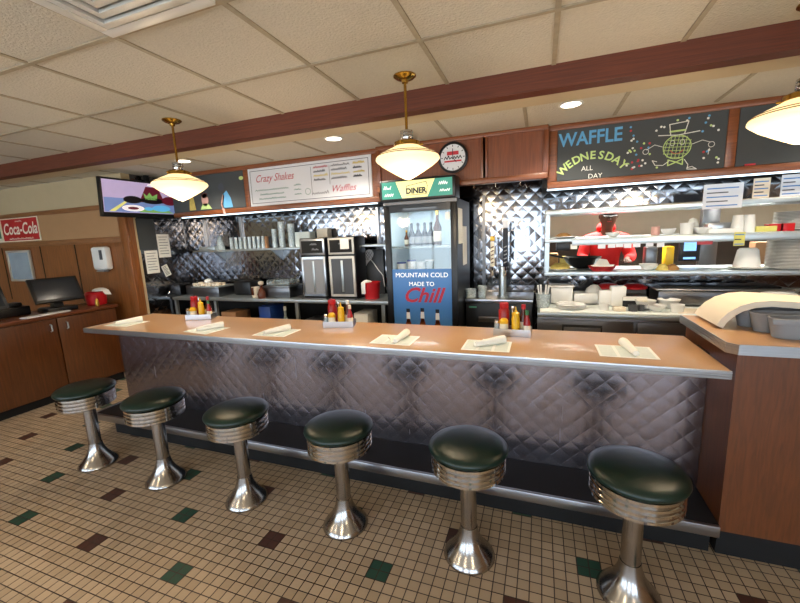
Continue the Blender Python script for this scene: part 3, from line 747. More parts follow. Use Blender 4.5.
# ------------------------------------------------------------ left cabinet and tills
t = thing('side_cabinet', 'low dark wood cabinet with two visible doors along the left', 'cabinet', (-4.9, 1.8, 0))
XF = -4.60
rel(MB().box(-5.15, XF-.018, .0, 2.93, .09, .865), 'body', 'cab', t)
rel(MB().box(-5.15, XF-.06, .0, 2.93, 0, .09), 'toe_kick', 'blackm', t)
rel(MB().box(-5.17, XF+.012, -.01, 2.95, .866, .90, .004), 'worktop', 'cabtop', t)
for y0, y1, hy in ((.32, 1.02, .96), (1.03, 1.63, 1.09), (1.64, 2.335, 2.28), (2.345, 2.92, 2.42)):
    d = rel(MB().box(XF-.017, XF, y0, y1, .1, .855, .003), 'door', 'cab', t)
    b = MB(); b.tube([(XF-.0, hy, .735), (XF+.022, hy, .742), (XF+.022, hy, .80), (XF, hy, .807)], .007, 6)
    hd = b.build('handle', 'steelw', d)
def terminal(x, y, rz, lb, screen='screen'):
    t = thing('till_terminal', lb, 'touch screen till', (x, y, .901), rz, 'touch screen tills on the side cabinet')
    MB().box(-.13, .11, -.13, .13, 0, .05, .01).build('base', 'black', t)
    b = MB(); b.prism([(-.06, .05), (.03, .05), (-.01, .2), (-.06, .2)], 'y', -.04, .04); b.build('stand', 'black', t)
    m = Matrix.Translation((.03, 0, .23)) @ Matrix.Rotation(-.45, 4, 'Y')
    bb = MB(); tt = bmesh.new(); bb2 = MB().box(-.02, .015, -.21, .21, -.135, .135, .006); bb.merge(bb2.bm, m); s = bb.build('display', 'black', t)
    bb = MB(); bb2 = MB().box(.0155, .017, -.185, .185, -.105, .115); bb.merge(bb2.bm, m); bb.build('screen', screen, s)
terminal(-4.80, 2.48, -.1, 'touch screen till nearest the red bin on the side cabinet')
terminal(-4.82, 1.85, -.1, 'touch screen till cut by the left edge of the frame')
b = MB(); b.box(-.1, .1, -.14, .14, 0, .09, .01); b.box(-.06, .06, -.1, .1, .09, .13, .01)
tag(b.build('receipt_printer', 'black', None, (-5.02, 2.165, .901), .0), 'black receipt printer between the two tills', 'printer')
tag(MB().box(-.05, .05, -.2, .2, 0, .012, .003).build('paper_tray', 'white', None, (-4.665, 2.30, .901), .12), 'flat white tray at the cabinet edge in front of the till', 'tray')
t = thing('red_bin', 'red rounded plastic bin with a cloth at the wooden post', 'bin', (-4.80, 2.86, .901))
MB().lathe([(0, 0), (.085, 0), (.095, .01), (.105, .13), (.09, .15), (.084, .15), (.09, .02), (0, .015)], seg=28).build('bin', 'red', t)
b = MB(); b.lathe([(0, .185), (.04, .18), (.07, .165), (.075, .15), (.05, .145), (0, .145)], (.0, .05, 0), 14); b.quad([(.09, .02, .16), (.09, .09, .16), (.115, .1, .10), (.112, .03, .11)])
tag(b.build('white_cloth', 'cloth', None, (-4.80, 2.86, .907)), 'crumpled white cloth hanging out of the red bin', 'cloth')
t = thing('sauce_bottle', 'small yellow bottle in front of the red bin', 'bottle', (-4.70, 2.80, .901))
MB().lathe([(0, 0), (.018, 0), (.02, .01), (.016, .06), (.007, .08), (0, .08)], seg=12).build('bottle', 'gold', t)
MB().lathe([(.008, .0805), (.008, .10), (0, .10)], seg=12).build('cap', 'red', t)
# on the panelled wall
def wallbox(px0, py0, px1, py1): a = at(px0, py0, 'y', YW-.01); c = at(px1, py1, 'y', YW-.01); return a.x, c.x, c.z, a.z
# cola sign
x0, x1, z0, z1 = -6.21, -5.53, 1.69, 1.965
x1 = at(41, 230, 'y', YW).x; x0 = at(4, 230, 'y', YW).x
t = thing('enamel_sign', 'red and cream soda sign with white script on the left wall', 'sign', ((x0+x1)/2, YW-.009, 1.675))
h = (x1-x0)/2
MB().box(-h, h, -.012, 0, 0, .30, .003).build('panel', 'label', t)
b = MB(); b.box(-h+.012, h-.012, -.0135, -.012, .012, .288); b.build('face', 'colared', t)
b = MB(); tf = YP(-.0145); b.text('Coca-Cola', .205, tf, .0, .155, 0, shear=.25, sx=.82, bold=.004); b.squiggle(-.26, .26, .028, .022, .007, tf, 0, 44); b.squiggle(-.07, .07, .25, .02, .007, tf, 0, 12)
b.build('lettering', ['colaw'], t, smooth=False)
t = thing('poster', 'small green and cream bottle poster left of the red sign', 'poster', (x0-.13, YW-.009, 1.675))
MB().box(-.11, .11, -.01, 0, 0, .3).build('sheet', 'label', t)
b = MB(); b.box(-.085, .085, -.0115, -.01, .05, .26, mi=0); tf = YP(-.0125); b.disc(0, .13, .03, .06, tf, 1); b.stroke([(0, .18), (0, .24)], .02, tf, 1); b.build('print', ['green', 'sauce'], t, smooth=False)
x0, x1 = at(12, 265, 'y', YW).x, at(35, 265, 'y', YW).x
t = thing('framed_picture', 'silver-framed picture on the wood panelling above the tills', 'picture', ((x0+x1)/2, YW-.017, 1.15)); h = (x1-x0)/2
b = MB()
for q in ((-h, h, 0, .03), (-h, h, .38, .41), (-h, -h+.03, .03, .38), (h-.03, h, .03, .38)): b.box(q[0], q[1], -.025, 0, q[2], q[3], .003)
b.build('frame', 'frame', t); MB().box(-h+.03, h-.03, -.012, -.002, .03, .38).build('print', 'picture', t)
x0, x1 = at(99.5, 258, 'y', YW).x, at(114, 258, 'y', YW).x
t = thing('soap_dispenser', 'white wall dispenser on the wood panel beside the post', 'dispenser', ((x0+x1)/2, YW-.012, 1.29)); h = (x1-x0)/2
MB().box(-h, h, -.08, 0, 0, .27, .03).build('case', 'white', t)
MB().box(h*.2, h*.6, -.083, -.0795, .12, .23, .001).build('window', 'greyd', t)
b = MB().box(-h*.55, h*.55, -.085, -.02, -.02, .0, .008); b.build('lever', 'grey', t)

# ------------------------------------------------------------ television
t = thing('television', 'wide black television mounted high at the left end of the header', 'television', (-4.205, 3.20, 1.86), .0)
W2, HH = .485, .40
mtx = Matrix.Translation((0, 0, .0)) @ Matrix.Rotation(-.06, 4, 'Z') @ Matrix.Rotation(.10, 4, 'Y')
def tvb(bx, *a, **k): q = MB(); q.box(*bx, **k); r_ = MB(); r_.merge(q.bm, mtx); return r_
tvb((-.05, 0, -W2, W2, 0, HH), bev=.006).build('case', 'black', t)
scr = MB(); q = MB()
tf = lambda u, v: (.0022, u, v)
q.box(.0005, .0015, -W2+.02, W2-.02, .05, HH-.02, mi=0)
q.quad([tf(-.46, .055), tf(.46, .055), tf(.46, .2), tf(-.46, .2)], 1)
tf = lambda u, v: (.003, u, v)
q.quad([tf(-.42, .06), tf(-.36, .06), tf(-.18, .2), tf(-.21, .2)], 7)
q.quad([tf(-.1, .06), tf(.3, .06), tf(.2, .1), tf(-.1, .1)], 2)
q.quad([tf(-.1, .17), tf(.2, .17), tf(.12, .34), tf(-.02, .34)], 3)
tf = lambda u, v: (.0038, u, v)
q.disc(.05, .19, .13, .035, tf, 5); q.disc(-.17, .19, .10, .04, tf, 5); q.disc(.26, .2, .1, .05, tf, 3)
q.quad([tf(-.03, .2), tf(.1, .2), tf(.11, .27), tf(.05, .24), tf(.02, .28), tf(-.01, .24), tf(-.05, .27)], 2)
q.disc(-.17, .1, .12, .035, tf, 4); q.disc(.15, .11, .11, .035, tf, 6); q.disc(-.0, .1, .05, .02, tf, 6)
tf = lambda u, v: (.0044, u, v); q.disc(-.17, .1, .06, .015, tf, 3); q.disc(.05, .36, .05, .014, tf, 4)
for f in q.bm.faces: pass
scr = MB(); t2 = q.bm
mp = {v: scr.bm.verts.new(mtx @ v.co) for v in t2.verts}
for f in t2.faces: nf = scr.bm.faces.new([mp[v] for v in f.verts]); nf.material_index = f.material_index
t2.free()
scr.build('screen', ['tv1', 'tv2', 'tv3', 'tv4', 'tv5', 'tv6', 'tv7', 'tv8'], t, smooth=False)
b = MB(); b.box(-.13, -.05, .05, .15, .15, .25); b.box(-.11, -.07, .08, .12, .24, ZS-1.86-.002); b.build('bracket', 'black', t)

# papers on the steel side return
def sidepaper(y0, y1, z0, z1, m, lb, name='paper_sheet', cat='notice'):
    b = MB(); b.box(0, .003, -(y1-y0)/2, (y1-y0)/2, 0, z1-z0, mi=0)
    if m == 'paper':
        tf = lambda u, v: (.0035, u, v); w = (y1-y0)/2
        for k in range(7): b.stroke([(-w*.75, (z1-z0)*(.88-.12*k)), (w*(.7-.3*(k % 3 == 1)), (z1-z0)*(.88-.12*k))], .006, tf, 1)
    return tag(b.build(name, [m, 'ink'], None, (XP+.001, (y0+y1)/2, z0), smooth=False), lb, cat)
sidepaper(3.14, 3.36, 1.50, 1.86, 'chalk', 'plain dark square panel on the steel wall under the television', 'dark_panel', 'panel')
sidepaper(3.19, 3.35, 1.22, 1.49, 'paper', 'white notice on the steel side wall under the dark panel')
sidepaper(3.37, 3.53, 1.40, 1.68, 'paper', 'white notice right of the dark square panel under the television')
o_ = sidepaper(3.42, 3.50, 1.17, 1.31, 'paper', 'small tilted paper on the steel side wall'); o_.rotation_euler = (.35, 0, 0)

# ------------------------------------------------------------ fridge
FX0, FX1, FYf = -1.345, -.655, 3.22
FX0 = xat(386, FYf, 1.3); FX1 = xat(457.5, FYf, 1.3)
w = (FX1-FX0)/2; FC = (FX0+FX1)/2
t = thing('drinks_fridge', 'glass-door drinks fridge with blue bottle graphic behind the counter', 'fridge', (FC, FYf, 0))
b = MB(); D = .60
b.box(-w, -w+.03, 0.03, D, .08, 1.83, mi=0); b.box(w-.03, w, .03, D, .08, 1.83); b.box(-w+.03, w-.03, D-.03, D, .08, 1.83); b.box(-w+.03, w-.03, .03, D-.03, .08, .2); b.box(-w+.03, w-.03, .03, D-.03, 1.79, 1.83)
b.box(-w+.02, w-.02, .05, D-.02, 0, .08)
b.build('cabinet', 'black', t)
b = MB(); b.box(-w+.031, -w+.034, .031, D-.031, .2, 1.79, mi=0); b.box(w-.034, w-.031, .031, D-.031, .2, 1.79); b.box(-w+.034, w-.034, D-.034, D-.031, .2, 1.79); b.box(-w+.034, w-.034, .031, D-.034, 1.785, 1.789)
b.build('lining', 'fwhite', t)
for z in (1.17, 1.43):
    b = MB(); b.box(-w+.036, w-.036, .06, D-.04, z, z+.008); b.box(-w+.036, w-.036, .05, .06, z-.01, z+.018); b.build('shelf', 'clear', t)
d = MB()
for q in ((-w, -w+.055, .1, 1.80), (w-.055, w, .1, 1.80)): d.box(q[0], q[1], 0, .028, q[2], q[3], .003)
d.box(-w+.055, w-.055, 0, .028, .1, .16); d.box(-w+.055, w-.055, 0, .028, 1.74, 1.80)
d = d.build('door', 'black', t)
MB().box(-w+.055, w-.055, .012, .016, .16, 1.74).build('glass', 'fglass', d)
MB().box(-w+.055, w-.055, .008, .0115, .16, 1.24).build('film', 'fblue', d)
b = MB(); tf = YP(.007); 
b.text('MOUNTAIN COLD', .058, tf, 0, 1.185, 0); b.text('MADE TO', .054, tf, 0, 1.105, 0)
tf = YP(.0068); b.text('Chill', .185, tf, 0, 1.0, 1, shear=.35, bold=.004, sx=1.05)
for k, bx in enumerate((-.135, .0, .14)):
    zt = .88+.008*(k == 1)
    b.quad([tf(bx-.014, zt-.13), tf(bx+.014, zt-.13), tf(bx+.014, zt), tf(bx-.014, zt)], 2)
    b.quad([tf(bx-.04, .3), tf(bx+.04, .3), tf(bx+.04, zt-.2), tf(bx+.016, zt-.1), tf(bx-.016, zt-.1), tf(bx-.04, zt-.2)], 2)
    tg = YP(.0062); b.quad([tg(bx-.017, zt-.03), tg(bx+.017, zt-.03), tg(bx+.017, zt), tg(bx-.017, zt)], 3)
    b.quad([tg(bx-.019, zt-.095), tg(bx+.019, zt-.095), tg(bx+.016, zt-.035), tg(bx-.016, zt-.035)], 4)
b.build('graphics', ['signw', 'inkr', 'beer', 'signk', 'wb'], d, smooth=False)
b = MB(); b.box(w-.1, w-.06, .004, .0075, 1.66, 1.72); b.build('door_sticker', 'paper', d)
b = MB(); b.box(-w, w, 0, .10, 1.805, 1.83, mi=0); b.build('vent_strip', 'grey', t)
s = MB().box(-w-.005, w+.005, -.06, .12, 1.832, 2.01, .01).build('sign_box', 'black', t)
b = MB(); b.box(-w+.02, w-.02, -.063, -.0605, 1.852, 1.992, mi=0); tf = YP(-.0645)
b.quad([tf(-w*.55, 1.992), tf(-w*.38, 1.852), tf(w*.3, 1.852), tf(w*.5, 1.992)], 1)
tf = YP(-.066); b.text('DINER', .062, tf, 0, 1.905, 2, bold=.003); b.stroke([(-.085, 1.93), (-.08, 1.95), (.09, 1.975), (.1, 1.94), (.09, 1.875), (-.085, 1.875)], .004, tf, 2)
b.squiggle(-w*.88, -w*.68, 1.935, .026, .005, tf, 3, 9); b.squiggle(-w*.86, -w*.62, 1.875, .026, .005, tf, 3, 9); b.squiggle(w*.6, w*.82, 1.94, .026, .005, tf, 3, 9); b.squiggle(w*.62, w*.88, 1.885, .026, .005, tf, 3, 9)
b.build('sign_face', ['teal', 'signy', 'signk', 'signw'], s, smooth=False)
lamp('fridge_tube', 'AREA', (FC, FYf+.1, 1.77), (.85, .95, 1), 2.2, .3, (0, 0, 0))
def bottle(x, y, z, h, r, lb, m, cm, grp=None, lab='label'):
    t = thing('bottle', lb, 'bottle', (x, y, z), 0, grp)
    MB().lathe([(0, 0), (r, 0), (r*1.03, h*.03), (r*1.03, h*.52), (r*.4, h*.72), (r*.36, h*.95), (0, h*.95)], seg=14).build('glass', m, t)
    MB().lathe([(r*.45, h*.88), (r*.45, h*1.0), (0, h*1.0)], seg=14).build('cap', cm, t)
    MB().lathe([(r*1.05, h*.12), (r*1.07, h*.13), (r*1.07, h*.4), (r*1.05, h*.41)], seg=14).build('wrap', lab, t)
    return t
by = FYf+.2; bz = 1.4385
for k, px in enumerate((412, 418.5, 425, 431)):
    bottle(xat(px, by, 1.5), by, bz, .21, .030, ('dark beer bottle on the upper fridge shelf, number %s from the left' % ('one', 'two', 'three', 'four')[k]).replace(', number one from the left', ', leftmost of the row').replace(', number two from the left', ', second of the row').replace(', number three from the left', ', third of the row').replace(', number four from the left', ', last of the row before the gold-topped bottle'), 'signk', 'signk', 'beer bottles in the fridge', 'grey')
bottle(xat(434.5, by, 1.5)+.03, by+.0, bz, .31, .036, 'tall gold-topped bottle on the upper fridge shelf', 'bottle', 'gold')
bottle(xat(406, by, 1.5), by+.02, bz, .15, .022, 'short amber bottle left of the dark beer bottles', 'sauce', 'gold')
for k, px in enumerate((401, 411, 420, 429)):
    h = .10+.02*(k % 2)
    t = thing('tub', ['white tub with blue lid at the left of the lower fridge shelf', 'pale tub with blue lid on the lower fridge shelf, second from left', 'white wrapped tub on the lower fridge shelf, third from left', 'clear tub at the right of the lower fridge shelf'][k], 'tub', (xat(px, by, 1.2)+.01, by, 1.1785), 0, 'tubs in the fridge')
    MB().lathe([(0, 0), (.035, 0), (.042, h), (0, h)], seg=16).build('tub', 'ceramic' if k != 3 else 'clearc', t)
    MB().lathe([(.044, h+.0005), (.044, h+.012), (0, h+.014)], seg=16).build('lid', ['bluep', 'bluep', 'white', 'white'][k], t)
for z0, z1, y0, y1, lb in ((1.45, 1.75, .05, .22, 'tall'), (1.25, 1.60, .24, .42, 'long curling')):
    tag(MB().box(0, .004, y0, y1, z0, z1).build('paper_sheet', 'paper', None, (FX1+.001, FYf, 0)), lb+' paper sheet taped to the right side of the fridge', 'notice')

# ------------------------------------------------------------ back bar counter on the left
ZB = .90
t = thing('back_counter', 'stainless back bar counter with open shelves under the coffee machines', 'counter', (-2.9, 3.7, 0))
xb0, xb1 = XP+.02, FX0-.03
rel(MB().box(xb0, xb1, YH, YB-.002, ZB-.035, ZB, .004), 'worktop', 'steelw', t)
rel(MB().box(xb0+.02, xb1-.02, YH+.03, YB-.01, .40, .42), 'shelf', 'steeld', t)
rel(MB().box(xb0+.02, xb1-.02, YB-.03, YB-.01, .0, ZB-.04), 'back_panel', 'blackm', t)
for px in (132, 217, 298, 384):
    x = min(max(xat(px, YH+.03, .7), xb0+.02), xb1-.02); 
    q = rel(MB().box(x-.018, x+.018, YH+.02, YH+.05, 0, ZB-.036), 'post', 'steelw', t)
def cylthing(name, x, y, z, r, h, m, lb, cat, grp=None, r1=None, seg=20):
    r1 = r if r1 is None else r1
    b = MB(); b.lathe([(0, 0), (r, 0), (r1, h), (r1-.004, h), (r-.004, .005), (0, .005)], seg=seg)
    return tag(b.build(name, m, None, (x, y, z)), lb, cat, grp)
def boxthing(name, x, y, z, sx, sy, h, m, lb, cat, grp=None, rz=0, bev=.004):
    return tag(MB().box(-sx/2, sx/2, -sy/2, sy/2, 0, h, bev).build(name, m, None, (x, y, z), rz), lb, cat, grp)
# things on the shelf under the worktop
zz = .4205; yy = 3.62
for px, m, wd, h, nm, lb, cat in ((205, 'tin', .2, .26, 'basket', 'brown basket on the under-counter shelf, left bay', 'basket'), (236, 'tin', .22, .3, 'cardboard_box', 'cardboard box on the under-counter shelf', 'box'),
      (272, 'bluep', .16, .38, 'blue_crate', 'blue crate on the under-counter shelf', 'crate'), (318, 'greyd', .2, .25, 'storage_box', 'dark storage box on the under-counter shelf', 'box'),
      (322, 'tin', .0, 0, '', '', ''), (366, 'white', .16, .34, 'white_rack', 'white rack on the under-counter shelf beside the fridge', 'rack')):
    if not nm: continue
    boxthing(nm, xat(px, yy, .7), yy, zz, wd, .25, h, m, lb, cat)
bottle(xat(285, 3.55, .75), 3.55, zz, .38, .035, 'clear water bottle on the under-counter shelf', 'clearc', 'white')
# coffee machines
def machine(x, y, lb, front):
    t = thing('iced_tea_dispenser', lb, 'drinks machine', (x, y, ZB+.001), 0, 'tall twin dispensers on the back counter')
    w = .155
    MB().box(-w, w, .02, .27, .0, .655, .006).build('case', 'black', t)
    b = MB()
    for q in ((-w+.005, -w+.03, .03, .455), (w-.03, w-.005, .03, .455)): b.box(q[0], q[1], .0, .019, q[2], q[3], .002)
    b.box(-w+.03, w-.03, .0, .019, .03, .055); b.box(-w+.03, w-.03, .0, .019, .43, .455); b.build('door_frame', front, t)
    MB().box(-w+.031, w-.031, .006, .018, .056, .429).build('door_panel', 'grey' if front != 'frame' else 'greyd', t)
    MB().box(-.012, .012, .0, .0055, .08, .41, .001).build('spout_rail', 'steelw', t)
    p = MB().box(-w+.005, w-.005, .004, .019, .475, .645, .003).build('control_panel', front, t)
    MB().box(-w+.025, w-.025, .0015, .0035, .495, .625).build('display', 'blackm', p)
    b = MB(); tf = YP(.001); b.squiggle(-.02, .06, .58, .02, .006, tf, 0, 10); b.squiggle(.0, .08, .525, .02, .006, tf, 0, 10); b.build('lettering', 'grey', p, smooth=False)
    MB().box(-w, w, -.04, .02, .0, .012, .003).build('drip_tray', 'steeld', t)
    return t
mx0 = xat(313.5, 3.52, 1.2); mx1 = xat(342, 3.52, 1.2)
machine(mx0, 3.52, 'tall silver-fronted dispenser, the left of the pair', 'steel')
m2 = machine(mx1, 3.52, 'tall black dispenser with a white note, the right of the pair', 'frame')
boxthing('paper_note', mx1+.05, 3.516, ZB+.53, .10, .002, .1, 'paper', 'white note stuck on the right dispenser control panel', 'note', bev=0)
t = thing('red_bucket', 'red bucket with a white cloth beside the fridge', 'bucket', (xat(372, 3.62, 1.0), 3.62, ZB+.001))
MB().lathe([(0, 0), (.075, 0), (.09, .17), (.095, .172), (.09, .176), (.084, .17), (.07, .006), (0, .006)], seg=28).build('pail', 'red', t)
b = MB(); b.lathe([(0, .2), (.03, .195), (.055, .178), (.03, .165), (0, .165)], (-.04, -.03, 0), 12)
b.box(-.075, -.03, -.1, -.094, .06, .18, .002)
tag(b.build('cleaning_cloth', 'cloth', None, t.location), 'white cleaning cloth hanging over the rim of the red bucket', 'cloth')
x0, x1 = xat(358, 3.9, 1.2), xat(383, 3.9, 1.2)
boxthing('back_panel', (x0+x1)/2, 3.925, ZB+.001, x1-x0, .02, .50, 'greyd', 'dark flat panel on the wall between the dispensers and the fridge', 'panel')
hx, hz = xat(365.5, 3.9, 1.3), 1.33
pts = []
for k in range(28):
    a = 2*PI*k/28; pts.append((.085*math.sin(a)**3*1.15, .085*(.8125*math.cos(a)-.3125*math.cos(2*a)-.125*math.cos(3*a)-.0625*math.cos(4*a))*1.2))
b = MB(); b.prism(pts, 'y', -.012, 0, mi=0); tf = YP(-.0125)
for k in range(-2, 3):
    b.stroke([(k*.03-.04, -.04), (k*.03+.03, .05)], .004, tf, 1); b.stroke([(k*.03+.04, -.04), (k*.03-.03, .05)], .004, tf, 1)
tag(b.build('heart_decoration', ['wb', 'greyd'], None, (hx, 3.913, hz), ang=30), 'patterned white heart hung on the dark panel beside the fridge', 'decoration')
b = MB(); q = [(xat(370, 3.9, 1.35), 3.90, 1.30), (xat(374, 3.9, 1.3), 3.89, 1.25), (xat(379, 3.9, 1.2), 3.89, 1.17), (xat(383, 3.85, 1.12), 3.85, 1.12), (xat(384, 3.8, 1.0), 3.82, 1.0)]
b.tube(q, .005, 6); tag(b.build('cable', 'white'), 'thin white cable running down beside the patterned heart', 'cable')
# mug, tray, ice bin
t = thing('mug', 'cream mug with brown drips on the back counter', 'mug', (xat(256, 3.56, .95), 3.56, ZB+.001))
MB().lathe([(0, 0), (.04, 0), (.045, .01), (.045, .12), (.041, .12), (.04, .01), (0, .01)], seg=20).build('cup', 'cream', t)
b = MB(); b.tube([(.044, 0, .1), (.075, 0, .09), (.075, 0, .04), (.044, 0, .03)], .007, 6); b.build('handle', 'cream', t)
MB().box(-.02, .012, -.049, -.0455, .03, .118, .001).build('drip', 'sauce', t)
t = thing('syrup_bottle', 'brown round bottle behind the cream mug', 'bottle', (xat(265, 3.56, 1.0), 3.50, ZB+.001))
MB().lathe([(0, 0), (.045, 0), (.05, .05), (.03, .10), (.015, .12), (.015, .15), (0, .15)], seg=18).build('body', 'sauce', t)
MB().lathe([(.017, .15), (.03, .165), (.03, .19), (0, .2)], seg=18).build('stopper', 'cream', t)
t = thing('steel_bin', 'rectangular steel bin beside the left dispenser', 'steel bin', (xat(283, 3.65, .95), 3.66, ZB+.001))
b = MB(); b.box(-.18, .18, -.13, .13, 0, .12, .008); b.build('pan', 'steeld', t); MB().box(-.19, .19, -.14, .14, .121, .135, .004).build('rim', 'steel', t)
MB().box(-.16, .16, -.10, .12, .136, .2, .02).build('lid', 'clear', t)
t = thing('serving_box', 'steel box topped with a row of pale cups on the back counter', 'steel box', (xat(213, 3.68, 1.0)+.04, 3.66, ZB+.001))
MB().box(-.21, .21, -.14, .14, 0, .11, .006).build('box', 'steeld', t); MB().box(-.22, .22, -.15, .15, .111, .125, .003).build('tray', 'steelw', t)
xc = xat(212, 3.68, 1.0)
for i in range(7):
    for j in range(2):
        cylthing('cup', xc-.19+i*.062, 3.6+j*.09, ZB+.127, .026, .032, 'cream', 'small cream cup on the steel serving box', 'cup', 'small cups on the serving box', .028, 12)
tag(MB().lathe([(0, 0), (.04, 0), (.05, .02), (.03, .045), (0, .05)], seg=10).build('folded_cloth', 'cloth', None, (xc+.0, 3.635, ZB+.1605)), 'small bundled cloth on the pale cups', 'cloth')
boxthing('appliance', -4.20, 3.76, ZB+.001, .22, .26, .12, 'steeld', 'low dark steel appliance at the left end of the back counter', 'appliance', bev=.01)
boxthing('toaster', xat(246, 3.74, 1.0), 3.78, ZB+.001, .26, .22, .17, 'black', 'black squat appliance behind the cream mug', 'appliance', bev=.02)

# glass shelf with glasses
SZ = 1.46
t = thing('wall_shelf', 'pale steel wall shelf holding the glasses above the back counter', 'shelf', (-2.9, 3.83, SZ))
sx0, sx1 = -4.2, -1.46
rel(MB().box(sx0, sx1, 3.72, YB-.001, SZ-.022, SZ, .003), 'board', 'steelw', t)
for px in (191, 204, 240, 377):
    x = xat(px, 3.9, 1.6); rel(MB().box(x-.012, x+.012, YB-.03, YB-.002, SZ, 1.86), 'upright', 'steel', t)
for x in (-3.9, -3.0, -2.0): rel(MB().prism([(3.76, SZ-.023), (YB-.001, SZ-.023), (YB-.001, SZ-.15)], 'x', x-.01, x+.01), 'bracket', 'steelw', t)
SZ += .001
GLW = 3.80
for i, px in enumerate((232, 236.5, 241, 245.5, 250, 254.5, 259, 263.5)):
    cylthing('tumbler', xat(px, GLW, 1.5), GLW, SZ, .024, .145, 'clearc', 'clear upright tumbler in the row of eight on the wall shelf', 'glass', 'row of tumblers on the wall shelf', .022, 14)
for i, (px, r, h, m, lb) in enumerate(((221, .055, .17, 'clearc', 'cone-shaped clear stack left of the tumblers'), (267, .022, .14, 'tin', 'brown patterned glass right of the tumblers'), (275, .028, .22, 'clearc', 'tall glass between the brown glass and the cup stacks'),
      (282.5, .036, .30, 'white', 'tall stack of clear plastic cups, the left one'), (292, .038, .27, 'white', 'tall stack of clear plastic cups, the right one'))):
    cylthing('glass' if i < 3 else 'cup_stack', xat(px, GLW, 1.5), GLW, SZ, r, h, 'clearc' if i > 2 else m, lb+' on the wall shelf', 'glass' if i < 3 else 'cup stack', None, r*.45 if i == 0 else r*1.1)
boxthing('pale_box', xat(305, GLW+.03, 1.6), GLW+.03, SZ, .2, .12, .17, 'mild', 'pale green box on the wall shelf behind the left dispenser', 'box')
boxthing('pale_carton', xat(325, GLW+.1, 1.6), GLW+.085, SZ, .14, .10, .2, 'cream', 'pale cream carton on the wall shelf behind the right dispenser', 'box')
boxthing('steel_pan', xat(211, GLW, 1.5), GLW, SZ, .26, .14, .045, 'steelw', 'shallow pale tray at the left of the wall shelf', 'tray')

# ------------------------------------------------------------ beer tap counter
KX0, KX1 = FX1+.015, OX-.09
t = thing('keg_cooler', 'black keg cooler with steel top under the beer tap', 'keg cooler', ((KX0+KX1)/2, 3.5, 0))
w = (KX1-KX0)/2
MB().box(-w, w, .0, .43, .0, .90, .006).build('case', 'black', t)
MB().box(-w-.005, w+.005, -.02, .44, .901, .935, .004).build('top', 'steel', t)
MB().box(-w*.6, w*.1, -.006, -.0005, .72, .77, .002).build('handle', 'steeld', t)
b = MB(); b.box(-w+.03, -w+.1, -.003, -.0005, .85, .865); b.build('badge', 'inkg', t)
tx, ty = xat(502.5, 3.66, 1.0), 3.66
t = thing('beer_tap', 'steel beer tap tower with two tall handles', 'beer tap', (tx, ty, .9365))
MB().lathe([(0, 0), (.05, 0), (.05, .012), (.035, .018), (.034, .27), (.03, .285), (0, .288)], seg=24).build('tower', 'steelw', t)
for dx, h, m, r, sec in ((-.085, .28, 'label', .018, 'gold'), (.03, .42, 'signk', .022, 'wb')):
    b = MB(); b.tube([(dx, 0, .235), (dx, -.06, .24), (dx, -.085, .20)], .011, 8); b.tube([(dx, -.055, .24), (dx, -.06, .285)], .007, 8); f = b.build('faucet', 'chrome', t)
    if dx < 0: 
        MB().tube([(-.07, 0, .25), (dx, 0, .25)], .016, 8).build('side_arm', 'chrome', t)
    b = MB(); b.box(dx-r, dx+r, -.075, -.05, .285, .285+h*.82, .005); b.build('handle', m, t)
    b = MB(); b.box(dx-r*1.15, dx+r*1.15, -.078, -.047, .285+h*.83, .285+h, .006); b.build('handle_crown', sec, t)
    b = MB(); tf = YP(-.0765, dx, 0)
    for k in range(5): b.stroke([(-r*.5, .32+k*.035), (r*.5, .33+k*.035)], .01, tf)
    b.build('handle_print', 'sauce' if m == 'label' else 'grey', t, smooth=False)
for k, (px, h, lb) in enumerate(((471, .08, 'clear plastic tub on the keg cooler beside the fridge'), (482, .11, 'clear plastic cup left of the beer tap'))):
    cylthing('clear_tub', xat(px, 3.58, .98), 3.58, .9365, .05-.015*k, h, 'clearc', lb, 'tub', None, .055-.012*k)
# hooks
zh = 1.945
for k, px in enumerate((477, 499, 524)):
    x = xat(px, 3.42, 1.93)
    b = MB(); b.tube([(-.03, 0, 0), (-.03, 0, -.03), (-.01, 0, -.05), (.01, 0, -.03), (.025, 0, -.06), (.045, 0, -.045)], .004, 6)
    tag(b.build('wire_hook', 'chrome', None, (x, 3.42, zh)), 'wire hook under the wood header, ' + ('nearest the fridge', 'middle of the three', 'nearest the pass shelves')[k], 'hook', 'wire hooks under the header')

# ------------------------------------------------------------ pass-through shelves
PX0 = .035; PY0, PY1 = 3.58, 4.12; PX1 = 3.4
t = thing('pass_shelves', 'three-tier stainless pass shelf unit between counter and kitchen', 'shelf unit', (1.2, 3.9, 1.1))
for z, th in ((1.695, .034), (1.455, .03), (1.17, .035)):
    rel(MB().box(PX0-.0, PX1, PY0, PY1, z-th, z, .003), 'shelf', 'steelw', t)
for y in (PY0+.02, PY1-.03):
    for (a, c) in ((1.171, 1.424), (1.456, 1.66)):
        for x in (PX0+.002, 2.1, 2.9): rel(MB().box(x, x+.035, y-.015, y+.015, a, c), 'post', 'steelw', t)
xr0, xr1 = xat(572, PY0-.01, 1.42), PX1
rel(MB().box(xr0, xr1, PY0-.012, PY0-.001, 1.395, 1.45, .003), 'ticket_rail', 'steelw', t)
def sx(px, y, z): return xat(px, y, z)
def plate(name, px, y, z, r, n, lb, cat='plates', m='ceramic', grp=None):
    for k in range(n):
        b = MB(); b.lathe([(0, 0), (r*.55, 0), (r, .013), (r-.003, .016), (r*.55, .005), (0, .005)], seg=24)
        tag(b.build(name, m, None, (sx(px, y, z), y, z+.001+k*.0105)), lb, cat, grp)
